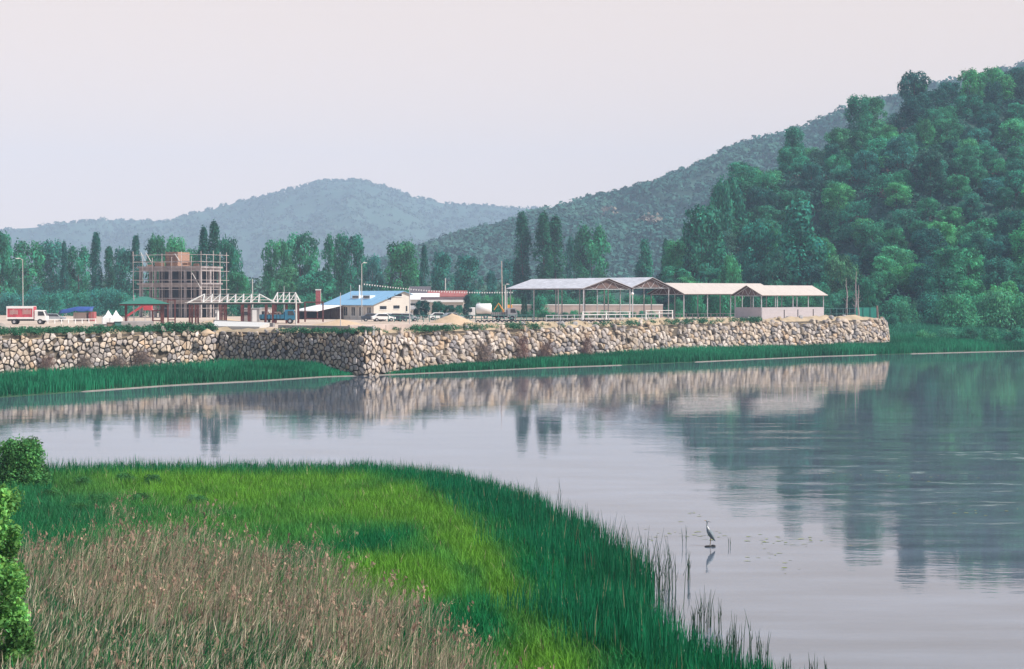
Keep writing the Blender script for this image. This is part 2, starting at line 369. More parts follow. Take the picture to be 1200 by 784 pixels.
# near marsh ground
marsh_px = [(-420, 552), (-100, 556), (60, 558), (200, 556), (430, 556), (520, 566), (580, 584), (640, 610), (700, 645), (745, 680), (770, 712), (735, 730), (770, 752), (860, 790), (940, 820), (1000, 850), (1100, 960), (1150, 1200)]
marsh = [G(a, b, 0.0) for a, b in marsh_px]
mc = Vector((-25, 25, 0))
mrows = []
for k, z in ((1.012, -0.5), (1.0, -0.02), (0.985, 0.08), (0.9, 0.12), (0.6, 0.15), (0.2, 0.2)):
    mrows.append([tuple(mc + (p - mc) * k + Vector((0, 0, z))) for p in marsh])
mg = loft('marsh', mrows, M['marsh']); struct(mg)
nb = MB().add([(-90, -60, 0.13), (30, -60, 0.13), (22, 22, 0.13), (-90, 60, 0.13)], [(0, 1, 2, 3)]).build('near_bank', M['marsh']); struct(nb)

# ------------------------------------------------------------------ hills
def ridge_grid(name, crest, Yc, Yb, base, nx, ny, back, amp, m, seed, freq, colfn=None, pxr=(-300, 1500)):
    """terrain rising from depth Yb to a crest at depth Yc; crest heights given as (px, py)"""
    px = np.linspace(pxr[0], pxr[1], nx); cy = np.interp(px, [c[0] for c in crest], [c[1] for c in crest])
    ycr = np.interp(px, [c[0] for c in Yc], [c[1] for c in Yc]); ybs = np.interp(px, [c[0] for c in Yb], [c[1] for c in Yb])
    zc = np.array([P(a, b, y).z for a, b, y in zip(px, cy, ycr)])
    T = np.concatenate([np.linspace(0, 1, ny), 1 + np.linspace(0, 1, max(4, ny // 4))[1:] * back])
    X = np.zeros((len(T), nx)); Y = X.copy(); Z = X.copy()
    for i, t in enumerate(T):
        y = ybs + (ycr - ybs) * t; x = (px - 600) / F * y
        pr = (0.62 * t + 0.38 * t * t * (3 - 2 * t)) if t <= 1 else 1 - 0.75 * ((t - 1) / back) ** 1.5
        zz = base + np.maximum(zc - base, 0) * pr
        env = np.clip(t * 2.2, 0, 1) * (1 - 0.8 * math.exp(-((t - 1) / 0.12) ** 2))
        n = fbm(x * freq, y * freq, seed, 5); rdg = 1 - np.abs(2 * n - 1) * 2
        zz = zz + (rdg - 0.55) * amp * env * np.clip((zc - base) / (np.max(zc) * 0.6), 0, 1)
        X[i], Y[i], Z[i] = x, y, zz
    V = np.stack([X, Y, Z], -1).reshape(-1, 3)
    i, j = np.meshgrid(np.arange(len(T) - 1), np.arange(nx - 1), indexing='ij'); a = (i * nx + j).ravel()
    Q = np.stack([a, a + 1, a + nx + 1, a + nx], 1)
    col = colfn(V) if colfn is not None else None
    me = np_mesh(name, V, Q, m, col)
    me.polygons.foreach_set('use_smooth', np.ones(len(me.polygons), bool))
    o = bpy.data.objects.new(name, me); link(o); struct(o)
    return o, X, Y, Z, T, px
def sample_grid(X, Y, Z, i, j):
    i0 = np.clip(i.astype(int), 0, X.shape[0] - 2); j0 = np.clip(j.astype(int), 0, X.shape[1] - 2); fi = i - i0; fj = j - j0
    f = lambda A: (A[i0, j0] * (1 - fi) + A[i0 + 1, j0] * fi) * (1 - fj) + (A[i0, j0 + 1] * (1 - fi) + A[i0 + 1, j0 + 1] * fi) * fj
    return np.stack([f(X), f(Y), f(Z)], 1)
def clumps(centres, radii, per, size, colours, seed=0, flat=0.8):
    """many leafy mounds in one mesh: each of `per` leaf faces on the upper half of a lump"""
    r = np.random.default_rng(seed); n = len(centres); d = r.normal(size=(n, per, 3)); d[..., 2] = np.abs(d[..., 2]) * 0.9 + 0.05
    d /= np.linalg.norm(d, axis=2, keepdims=True)
    rad = radii[:, None, None] * r.uniform(0.75, 1.05, (n, per, 1)); pos = centres[:, None] + d * rad * np.array([1, 1, flat])
    nrm = d + r.normal(size=d.shape) * 0.35; nrm /= np.linalg.norm(nrm, axis=2, keepdims=True)
    t = np.cross(nrm, r.normal(size=d.shape)); t /= np.linalg.norm(t, axis=2, keepdims=True); b = np.cross(nrm, t)
    sz = (size * r.uniform(0.6, 1.3, (n, per)))[..., None] * (radii[:, None, None] / radii.mean())
    V = np.stack([pos - t * sz, pos - b * sz * 0.7, pos + t * sz, pos + b * sz * 0.7], 2).reshape(-1, 3)
    Q = np.arange(len(V)).reshape(-1, 4)
    col = np.repeat(colours[:, None, :] * r.uniform(0.75, 1.25, (n, per, 1)), 4, 1).reshape(-1, 3)
    return V, Q, col
def far_col(base, var, s):
    def fn(V):
        n = fbm(V[:, 0] * s, V[:, 1] * s, 5, 4)[:, None]; n2 = fbm(V[:, 0] * s * 0.2 + 40, V[:, 1] * s * 0.2, 8, 3)[:, None]
        c = np.array(base)[None] * (1 + (n - 0.5) * var * 2) * (1 + (n2 - 0.5) * var)
        return c
    return fn

# farthest faint range, main far mountain, middle mountain
ridge_grid('far_hills', [(-300, 272), (-40, 272), (60, 280), (180, 292), (400, 300), (1500, 300)], [(-300, 3600), (1500, 3600)], [(-300, 3400), (1500, 3400)], 0, 120, 14, 0.3, 10, M['canopy'], 21, 0.004, far_col((0.05, 0.07, 0.06), 0.4, 0.01))
_, X, Y, Z, T, pxs = ridge_grid('mountain', [(-300, 282), (0, 280), (60, 273), (120, 268), (190, 266), (235, 256), (290, 240), (340, 224), (380, 215), (415, 210), (450, 218), (480, 228), (520, 236), (560, 236), (600, 239), (640, 243), (700, 250), (900, 270), (1500, 290)],
    [(-300, 3050), (400, 3200), (1500, 3250)], [(-300, 2150), (1500, 2300)], 3, 700, 90, 0.1, 74, M['canopy'], 31, 0.0025, far_col((0.035, 0.075, 0.055), 0.3, 0.03))
n = 17000; ii = rng.uniform(0, 92, n); jj = rng.uniform(0, 699, n); pts = sample_grid(X, Y, Z, ii, jj)
c0 = np.array([0.035, 0.075, 0.055]) * (0.8 + 0.4 * fbm(pts[:, 0] * 0.012, pts[:, 1] * 0.012, 4))[:, None]
V, Q, col = clumps(pts, rng.uniform(3.5, 8.0, n), 10, 2.8, c0, 3)
o = bpy.data.objects.new('mountain_forest', np_mesh('mountain_forest', V, Q, M['canopy'], col)); link(o); struct(o, 'stuff')
tag(o, 'hazy blue-green forest covering the far mountain', 'forest')

_, X, Y, Z, T, pxs = ridge_grid('middle_hill', [(-300, 345), (380, 343), (450, 312), (500, 292), (540, 280), (590, 266), (640, 250), (700, 239), (740, 232), (780, 219), (820, 203), (860, 185), (900, 172), (950, 156), (1000, 138), (1060, 118), (1150, 100), (1300, 60), (1500, 40)],
    [(-300, 1150), (450, 1120), (700, 1300), (1050, 1500), (1500, 1560)], [(-300, 900), (450, 830), (800, 830), (1500, 880)], 3, 520, 80, 0.35, 44, M['hill'], 41, 0.007)
n = 15000; ii = rng.uniform(3, 82, n); jj = rng.uniform(180, 500, n); pts = sample_grid(X, Y, Z, ii, jj)
v = fbm(pts[:, 0] * 0.02, pts[:, 1] * 0.02, 14)
dens = fbm(pts[:, 0] * 0.03 + 9, pts[:, 1] * 0.03, 66); keep = dens > 0.10; pts = pts[keep]; v = v[keep]; n = len(pts)
c0 = np.array([0.016, 0.080, 0.062])[None] * (0.95 + 0.5 * v)[:, None] + np.array([0.030, 0.030, 0.006])[None] * np.clip(v - 0.5, 0, 1)[:, None] * 2
qx, qy = proj(pts[:, 0], pts[:, 1], pts[:, 2]); sc_ = (np.hypot((qx - 763) / 15, (qy - 267 + (qx - 763) * 0.02) / 4.5) < 1) | (np.hypot((qx - 715) / 12, (qy - 252) / 3) < 1)
c0[sc_] = np.array([0.17, 0.14, 0.105]); lite = fbm(pts[:, 0] * 0.008 + 3, pts[:, 1] * 0.008, 91); c0 = c0 * (0.75 + 0.6 * lite)[:, None]
V, Q, col = clumps(pts + np.array([0, 0, 1.2]), rng.uniform(2.4, 6.4, n), 26, 1.2, c0, 5, 1.0)
o = bpy.data.objects.new('hill_forest', np_mesh('hill_forest', V, Q, M['canopy'], col)); link(o); struct(o, 'stuff')
tag(o, 'blue-green forest on the long middle hill behind the poplars', 'forest')

# near wooded hill
crest = [(700, 345), (765, 338), (800, 318), (830, 275), (850, 245), (900, 212), (950, 190), (1000, 170), (1050, 150), (1100, 128), (1150, 122), (1200, 108), (1300, 80), (1500, 50)]
hillo, HX, HY, HZ, HT, hpx = ridge_grid('wooded_hill', crest, [(700, 380), (780, 400), (860, 450), (1200, 520), (1500, 560)], [(700, 352), (980, 358), (1040, 332), (1200, 322), (1500, 318)], 4.35,
    160, 60, 0.5, 9, M['hill'], 51, 0.022, pxr=(700, 1500))

# ------------------------------------------------------------------ trees
def leaf_mesh(name, lobes, n, size, seed, m=None, base=(0.040, 0.215, 0.125), jitter=0.4, inner=0.2, elong=0.75, up=0.15, sprig=0.22):
    r = np.random.default_rng(seed); L = np.array(lobes, float)          # x y z rx rz
    wts = L[:, 3] * L[:, 4]; wts /= wts.sum(); k = r.choice(len(L), n, p=wts)
    d = r.normal(size=(n, 3)); d[:, 2] += up; d /= np.linalg.norm(d, axis=1, keepdims=True)
    rad = np.where(r.random(n) < inner, r.uniform(0.3, 0.9, n), r.uniform(0.85, 1.12, n))[:, None]
    spr = r.random(n) < sprig; rad[spr] = r.uniform(1.1, 1.55, (int(spr.sum()), 1))          # loose sprigs beyond each lobe
    pos = L[k, :3] + d * rad * np.stack([L[k, 3], L[k, 3], L[k, 4]], 1)
    nrm = d + r.normal(size=(n, 3)) * jitter; nrm /= np.linalg.norm(nrm, axis=1, keepdims=True)
    t = np.cross(nrm, r.normal(size=(n, 3))); t /= np.linalg.norm(t, axis=1, keepdims=True); b = np.cross(nrm, t)
    sz = (size * r.uniform(0.5, 1.4, n))[:, None]
    V = np.stack([pos - t * sz, pos - b * sz * elong * 0.7, pos + t * sz, pos + b * sz * elong * 0.7], 1).reshape(-1, 3)
    lobec = r.uniform(0.45, 1.7, len(L))
    hue = r.normal(size=(n, 1)) * 0.10
    col = np.array(base)[None] * (lobec[k] * r.uniform(0.7, 1.3, n))[:, None] * (1 + hue * np.array([[1.4, 0.2, -0.8]]))
    return np_mesh(name, V, np.arange(len(V)).reshape(-1, 4), m or M['leaf'], np.repeat(np.clip(col, 0.004, 1), 4, 0))
def crown_lobes(seed, n, prof, wid, lo=0.15, lr=(0.22, 0.36), vert=0.8):
    """lobes of a crown of height 1 and full width wid"""
    r = random.Random(seed); L = []
    for i in range(n):
        h = lo + (0.96 - lo) * (i + r.random()) / n; a = r.random() * 6.28; rr = wid / 2 * prof(h)
        lr_ = r.uniform(*lr) * wid; q = max(0, rr - lr_ * 0.7) * r.uniform(0.5, 1.05)
        L.append((q * math.cos(a), q * math.sin(a), min(h, 0.98 - lr_ * vert * 0.8), lr_, lr_ * vert))
    return L
round_prof = lambda h: math.sqrt(max(0.05, 1 - ((h - 0.5) / 0.55) ** 2))
cone_prof = lambda h: max(0.12, 1.15 * (1 - h) ** 0.7)
pop_prof = lambda h: max(0.2, math.sin(min(1, (h + 0.12)) * math.pi * 0.93) ** 0.5)
def trunk_mb(seed, h, r0, spread):
    r = random.Random(seed); b = MB(); pts = [Vector((0, 0, -0.02))]; n = 5
    for i in range(1, n + 1): pts.append(Vector((r.uniform(-1, 1) * 0.02 * h, r.uniform(-1, 1) * 0.02 * h, h * i / n)))
    b.path(pts, [r0 * (1 - 0.8 * i / n) for i in range(n + 1)], 7)
    for i in range(9):
        t = r.uniform(0.25, 0.9); p = Vector((0, 0, h * t)); a = r.random() * 6.28; l = spread * r.uniform(0.5, 1) * (1.1 - t)
        q = p + Vector((math.cos(a) * l, math.sin(a) * l, l * 0.9)); b.path([p, (p + q) / 2 + Vector((0, 0, -0.02 * h)), q], [r0 * 0.35 * (1.1 - t), r0 * 0.25 * (1.1 - t), r0 * 0.06], 5)
    return b
PROTO = {}
def proto(kind, i, crown, trunk): PROTO.setdefault(kind, []).append((crown, trunk))
for i in range(5):      # broad: height 1 width ~0.9
    proto('broad', i, leaf_mesh('crown', crown_lobes(100 + i, 52, round_prof, 0.98, 0.14, (0.07, 0.15)), 5600, 0.028, i), trunk_mb(i, 0.8, 0.028, 0.35).mesh('trunk', M['bark']))
for i in range(3):      # tall airy trees with gaps
    proto('tall', i, leaf_mesh('crown', crown_lobes(200 + i, 54, round_prof, 0.66, 0.1, (0.08, 0.16), 1.2), 5600, 0.022, 20 + i), trunk_mb(30 + i, 0.85, 0.02, 0.25).mesh('trunk', M['bark']))
for i in range(2):
    proto('cone', i, leaf_mesh('crown', crown_lobes(260 + i, 56, cone_prof, 0.66, 0.06, (0.07, 0.15), 1.0), 5600, 0.022, 60 + i), trunk_mb(40 + i, 0.85, 0.02, 0.2).mesh('trunk', M['bark']))
for i in range(3):      # Lombardy poplar shapes, width .19
    proto('poplar', i, leaf_mesh('crown', crown_lobes(300 + i, 60, pop_prof, 0.21, 0.05, (0.12, 0.26), 2.2), 6500, 0.012, 40 + i, up=0.6, sprig=0.04), trunk_mb(50 + i, 0.8, 0.014, 0.08).mesh('trunk', M['bark']))
for i in range(4):      # bushes, sit on the ground
    proto('bush', i, leaf_mesh('foliage', [(l[0], l[1], max(0.12, l[2] * 0.8 - 0.05), l[3], l[4]) for l in crown_lobes(400 + i, 34, lambda h: 1.0 - 0.5 * h, 1.75, 0.0, (0.08, 0.16))], 4200, 0.035, 70 + i), trunk_mb(60 + i, 0.6, 0.02, 0.4).mesh('stem', M['bark']))
def tree(kind, name, x, y, z, h, wid, colour, label, cat='tree', group=None, i=None, rz=None):
    """wid = width factor relative to the prototype"""
    cr, tr = PROTO[kind][random.randrange(len(PROTO[kind])) if i is None else i]
    e = empty(name, (x, y, z), random.random() * 6.28 if rz is None else rz, label, cat, group)
    a = bpy.data.objects.new('crown' if kind != 'bush' else 'foliage', cr); link(a, e); a.scale = (h * wid, h * wid, h); a.color = (*colour, 1)
    b = bpy.data.objects.new('trunk' if kind != 'bush' else 'stem', tr); link(b, e); b.scale = (h * wid, h * wid, h)
    return e
def jc(c, a=0.15):
    k = random.uniform(1 - a, 1 + a); return (c[0] * k * random.uniform(0.85, 1.15), c[1] * k, c[2] * k * random.uniform(0.85, 1.15))
# colour multipliers against the (0.05,0.10,0.05) leaf base
GR, DK, LT, OL, BL = (0.85, 1.0, 0.95), (0.50, 0.60, 0.75), (1.45, 1.35, 1.0), (1.6, 1.0, 0.85), (0.9, 0.95, 1.25)

# trees on the near wooded hill: the individuals
hill_group = 'trees covering the wooded hill'
cnt = 0; placed = []
def hill_point(pxv, t):
    i = np.array([t * 59.0]); j = np.array([(pxv - 700) / 800 * 159]); return sample_grid(HX, HY, HZ, i, j)[0]
random.seed(11)
tries = 0
while cnt < 288 and tries < 20000:
    tries += 1
    pxv = random.uniform(785, 1290); t = random.random() ** 0.9
    if pxv > 1215 and random.random() < 0.55: continue
    p = hill_point(pxv, t); sp = 5.7 + 2.0 * t
    if any((p[0] - q[0]) ** 2 + (p[1] - q[1]) ** 2 < sp * sp for q in placed): continue
    if p[2] > 30 and vnoise(p[0] * 0.05, p[1] * 0.05, 77) < 0.12: continue
    placed.append(p); cnt += 1
    k = vnoise(p[0] * 0.035, p[1] * 0.035, 5); u = random.random()
    col = jc(DK if u < 0.26 else GR if u < 0.60 else LT if u < 0.87 else BL, 0.2)
    if u > 0.96: col = (1.3, 0.75, 0.9)
    kind = random.choice(['broad', 'broad', 'broad', 'tall', 'bush'])
    h = {'broad': random.uniform(5.5, 9), 'tall': random.uniform(7.5, 11.5), 'bush': random.uniform(4.5, 6.5)}[kind]
    tree(kind, 'hillside_tree', p[0], p[1], p[2] - 0.6, h, random.uniform(0.9, 1.2), col, 'green broadleaf tree among the many on the wooded hill', 'tree', hill_group)
# crest trees that make the skyline
for (a, yt, wpx, k, lab) in ((1070, 84, 40, 'broad', 'large dark round tree standing out on the hill skyline'), (1112, 96, 34, 'broad', 'green tree right of the large dark tree on the hill skyline'),
        (1135, 82, 32, 'broad', 'pale yellow-green tree on the hill skyline'), (1160, 80, 40, 'broad', 'bright green round tree beside the pale one on the skyline'), (1005, 113, 34, 'tall', 'upright tree sticking up mid slope on the hill skyline'), (1192, 80, 50, 'broad', 'dark tree on the hill skyline at the right edge of the photo'),
        (930, 150, 26, 'tall', 'sparse thin-topped tree low on the hill skyline'), (868, 190, 40, 'broad', 'green tree on the left shoulder of the wooded hill')):
    t = 0.97; p = hill_point(a, t); yy = p[1]; zt = P(a, yt, yy).z; h = zt - p[2] + 0.5
    wm = wpx * yy / F; wr = {'broad': 0.95, 'tall': 0.62}[k]
    tree(k, 'skyline_tree', (a - 600) / F * yy, yy, p[2] - 0.5, h, wm / (h * wr), jc(DK if 'dark' in lab else LT if 'pale' in lab else GR, 0.1), lab, 'tree', 'trees on the hill skyline')
# undergrowth between the hillside trees
n = 9000; pts = sample_grid(HX, HY, HZ, rng.uniform(0, 62, n), rng.uniform(12, 159, n))
v = fbm(pts[:, 0] * 0.05, pts[:, 1] * 0.05, 15)
c0 = np.array([0.014, 0.095, 0.068])[None] * (0.45 + 1.2 * v)[:, None]; br = (rng.random(n) < 0.10)[:, None]
c0 = np.where(br, np.array([0.075, 0.055, 0.045])[None], c0)
V, Q, col = clumps(pts, rng.uniform(0.8, 2.3, n), 34, 0.26, c0, 6, 1.1)
o = bpy.data.objects.new('hillside_undergrowth', np_mesh('hillside_undergrowth', V, Q, M['canopy'], col)); link(o); struct(o, 'stuff'); tag(o, 'dark green undergrowth between trees on the near hill', 'undergrowth')

def tree_px(kind, name, px, top, wpx, Y, colour, label, group=None, z=YZ, cat='tree', i=None):
    """a tree on the plain at depth Y with its top and width as seen"""
    X = (px - 600) / F * Y; h = P(px, top, Y).z - z; wm = wpx * Y / F
    wr = {'broad': 0.95, 'tall': 0.62, 'cone': 0.6, 'poplar': 0.19, 'bush': 1.7}[kind]
    return tree(kind, name, X, Y, z, h, wm / (h * wr), jc(colour, 0.07), label, cat, group, i)
BA = 'trees beyond the yard'
T_ = [('broad', 0, 273, 44, 395, GR, 'round green tree at the far left edge of the photo'),
 ('tall', 33, 284, 44, 420, GR, 'airy green tree behind the lamp post and the red lorry'),
 ('tall', 62, 284, 40, 430, BL, 'airy blue-green tree right of the lamp post'),
 ('poplar', 76, 283, 9, 410, DK, 'thin dark poplar left of the twin dark poplars'),
 ('tall', 92, 290, 34, 420, GR, 'soft green tree between the thin poplar and the twin poplars'),
 ('poplar', 113, 273, 15, 400, DK, 'dark poplar, the taller of a pair left of the scaffolded building'),
 ('poplar', 128, 289, 14, 400, DK, 'dark poplar, the shorter of a pair left of the scaffolded building'),
 ('tall', 145, 292, 30, 430, BL, 'pale blue-green tree between the poplar pair and the scaffolding'),
 ('poplar', 160, 276, 15, 415, DK, 'dark poplar rising behind the left corner of the scaffolded building'),
 ('tall', 185, 277, 30, 420, GR, 'green tree behind the roof left of the timber box'),
 ('tall', 205, 279, 30, 430, LT, 'light green tree behind the timber box'),
 ('tall', 228, 292, 26, 430, GR, 'low green tree left of the tall dark poplars behind the scaffolding'),
 ('poplar', 239, 266, 16, 372, DK, 'dark poplar, left and shorter of two behind the scaffolding'),
 ('poplar', 251, 260, 19, 368, DK, 'tallest dark poplar right behind the scaffolded building'),
 ('broad', 267, 279, 34, 380, (0.55, 0.8, 0.8), 'green tree right of the tallest poplar behind the scaffolding'),
 ('broad', 278, 318, 34, 375, GR, 'lower green tree at the right foot of the scaffolded building'),
 ('broad', 324, 282, 38, 410, GR, 'green tree at the left end of the clump beyond the blue lorry'),
 ('broad', 352, 274, 52, 415, GR, 'broad round green tree beyond the blue lorry'),
 ('broad', 338, 312, 36, 390, OL, 'olive tree low in front of the broad round tree'),
 ('broad', 372, 318, 50, 385, GR, 'bright low tree behind the red chimney'),
 ('tall', 392, 276, 30, 420, GR, 'upright green tree behind the chimney'),
 ('tall', 412, 276, 36, 420, (0.65, 0.85, 0.9), 'upright green tree behind the pole at the blue-roofed house'),
 ('broad', 436, 300, 34, 430, BL, 'blue-green tree behind the blue roof'),
 ('tall', 470, 284, 46, 420, GR, 'wide green tree behind the cream gable'),
 ('poplar', 497, 287, 11, 410, DK, 'lone narrow dark poplar right of the cream gable'),
 ('tall', 518, 296, 28, 430, BL, 'soft blue-green tree right of the lone narrow poplar'),
 ('tall', 548, 300, 36, 440, BL, 'soft round-topped tree left of the tall poplars'),
 ('tall', 576, 318, 14, 440, BL, 'small hazy tree left of the tallest poplars'),
 ('tall', 597, 305, 22, 480, BL, 'faint hazy tree just left of the tallest poplars'),
 ('poplar', 612, 249, 22, 450, (0.36, 0.55, 0.6), 'leftmost of three tall poplars behind the white open sheds'),
 ('poplar', 637, 249, 23, 448, (0.36, 0.55, 0.6), 'middle of three tall poplars behind the white open sheds'),
 ('poplar', 651, 254, 24, 453, (0.38, 0.6, 0.62), 'rightmost of three tall poplars behind the white open sheds'),
 ('tall', 693, 266, 44, 470, GR, 'broad airy tree right of the three tall poplars'),
 ('tall', 673, 278, 24, 480, BL, 'hazy tree between the tall poplars and the broad airy tree'),
 ('cone', 755, 281, 30, 470, (0.6, 0.85, 0.9), 'cone-shaped tree standing alone before the middle hill'),
 ('poplar', 779, 280, 10, 440, DK, 'slim dark tree at the foot of the wooded hill'),
 ('tall', 792, 285, 26, 400, LT, 'light green tree at the left foot of the wooded hill'),
 ('tall', 822, 242, 56, 385, GR, 'tall feathery tree at the left end of the wooded hill'),
 ('tall', 852, 212, 48, 410, GR, 'tall green tree on the left shoulder of the wooded hill'),
 ('tall', 886, 262, 46, 372, (0.75, 1.0, 1.15), 'feathery blue-green tree behind the larger pale shed roof'),
 ('cone', 937, 237, 78, 368, (0.8, 1.05, 1.15), 'wide feathery tree at the hill foot behind the right shed'),
 ('broad', 858, 300, 30, 356, LT, 'small bright tree right behind the ridge of the pale shed'),
 ('broad', 905, 296, 40, 362, DK, 'dark round tree between the feathery trees behind the sheds'),
 ('broad', 985, 300, 40, 362, OL, 'olive tree behind the right end of the sheds'),
 ('broad', 1017, 327, 24, 332, GR, 'bright green small tree beside the green mesh fence'),
]
for (k, px, top, wp, Y, c, lab) in T_:
    nm = {'poplar': 'poplar_tree', 'cone': 'conical_tree'}.get(k, 'broadleaf_tree')
    tree_px(k, nm, px, top, wp, Y, c, lab, BA)
# scrub and bushes beyond the yard
random.seed(5)
B_ = []
for px in range(10, 170, 17): B_.append((px, random.uniform(328, 342), random.uniform(34, 48), random.uniform(355, 385), (0.95, 1.0, 1.35)))
for px in range(268, 372, 17): B_.append((px, random.uniform(334, 344), 30, 360, GR))
for px in range(496, 610, 15): B_.append((px, random.uniform(333, 343), random.uniform(24, 34), random.uniform(355, 400), LT if px % 2 else GR))
for px in range(612, 800, 15): B_.append((px, random.uniform(338, 346), random.uniform(26, 40), random.uniform(345, 380), LT if px % 3 else GR))
for px in range(800, 1030, 16): B_.append((px, random.uniform(322, 345), random.uniform(30, 44), random.uniform(352, 362), jc(GR, 0.3)))
for b in B_:
    tree_px('bush', 'scrub_bush', b[0] + random.uniform(-4, 4), b[1], b[2], b[3], b[4], 'green scrub bush in the row below the trees beyond the yard', 'scrub bushes beyond the yard', YZ - 0.3, 'bush')
# far tree line closing the plain
n = 2600; pts = np.stack([rng.uniform(-260, 130, n), rng.uniform(455, 640, n), np.full(n, YZ)], 1); pts[:, 0] *= pts[:, 1] / 450
pts[:, 2] += rng.uniform(0, 6, n) * (0.4 + fbm(pts[:, 0] * 0.02, pts[:, 1] * 0.02, 3))
c0 = np.array([0.035, 0.105, 0.070])[None] * (0.5 + fbm(pts[:, 0] * 0.05, pts[:, 1] * 0.05, 2))[:, None]
V, Q, col = clumps(pts, rng.uniform(1.8, 4.5, n), 40, 0.55, c0, 9, 1.2)
o = bpy.data.objects.new('distant_woodland', np_mesh('distant_woodland', V, Q, M['canopy'], col)); link(o); struct(o, 'stuff'); tag(o, 'low belt of woodland on the plain before the mountains', 'woodland')

# bushes on the right bank
random.seed(21)
for (px, top, wp, Y, c, lab) in ((1062, 345, 46, 318, (1.25, 1.15, 1.05), 'round green bush just right of the end of the stone wall'), (1090, 338, 54, 322, (0.8, 0.9, 0.95), 'dark green bush above the right bank, second from the wall end'),
        (1120, 334, 60, 316, (1.9, 1.45, 1.3), 'large light green bush above the right bank'), (1150, 338, 46, 322, (1.25, 1.15, 1.05), 'mid green bush in the middle of the right bank row'), (1172, 330, 62, 318, (1.9, 1.45, 1.3), 'big pale-topped bush near the right edge above the bank'), (1204, 338, 50, 315, (1.25, 1.15, 1.05), 'green bush at the right edge above the bank'), (1240, 335, 60, 318, (1.25, 1.15, 1.05), 'green bush past the right edge above the bank'),
        (1045, 365, 26, 308, (0.8, 0.9, 0.95), 'small dark bush against the end of the stone wall')):
    X = (px - 600) / F * Y; tree_px('bush', 'bank_bush', px, top, wp, Y, c, lab, 'bushes above the right bank', float(bank_z(X, Y)) - 0.3, 'bush')
for (px, top, wp, Y, c, lab) in ((1085, 384, 34, 284, (1.25, 1.15, 1.05), 'low reed-like bush at the left of the right bank'), (1110, 380, 36, 286, (1.25, 1.15, 1.05), 'second low bush from the left on the right bank'), (1132, 379, 38, 284, (0.8, 0.9, 0.95), 'darkest low bush on the right bank'), (1160, 380, 36, 286, (1.25, 1.15, 1.05), 'low round bush right of the darkest on the bank'), (1188, 379, 40, 285, (1.25, 1.15, 1.05), 'low bush at the right edge of the bank')):
    X = (px - 600) / F * Y; tree_px('bush', 'low_bush', px, top, wp, Y, c, lab, 'low bushes on the right bank', float(bank_z(X, Y)) - 0.1, 'bush')
# dead trees near the fence
for k, (px, top, Y, lab) in enumerate(((1003, 318, 322, 'bare grey dead trunk with a forked top beside the fence'), (992, 326, 330, 'bare leaning dead tree left of the forked dead trunk'), (1006, 334, 316, 'short bare snag in front of the forked dead trunk'))):
    p = Vector(((px - 600) / F * Y, Y, YZ)); h = P(px, top, Y).z - YZ
    e = empty('dead_tree', p, k, lab, 'dead tree', 'dead trees by the fence')
    trunk_mb(80 + k, h, 0.22, 1.5).build('trunk', M['paleb'], e)

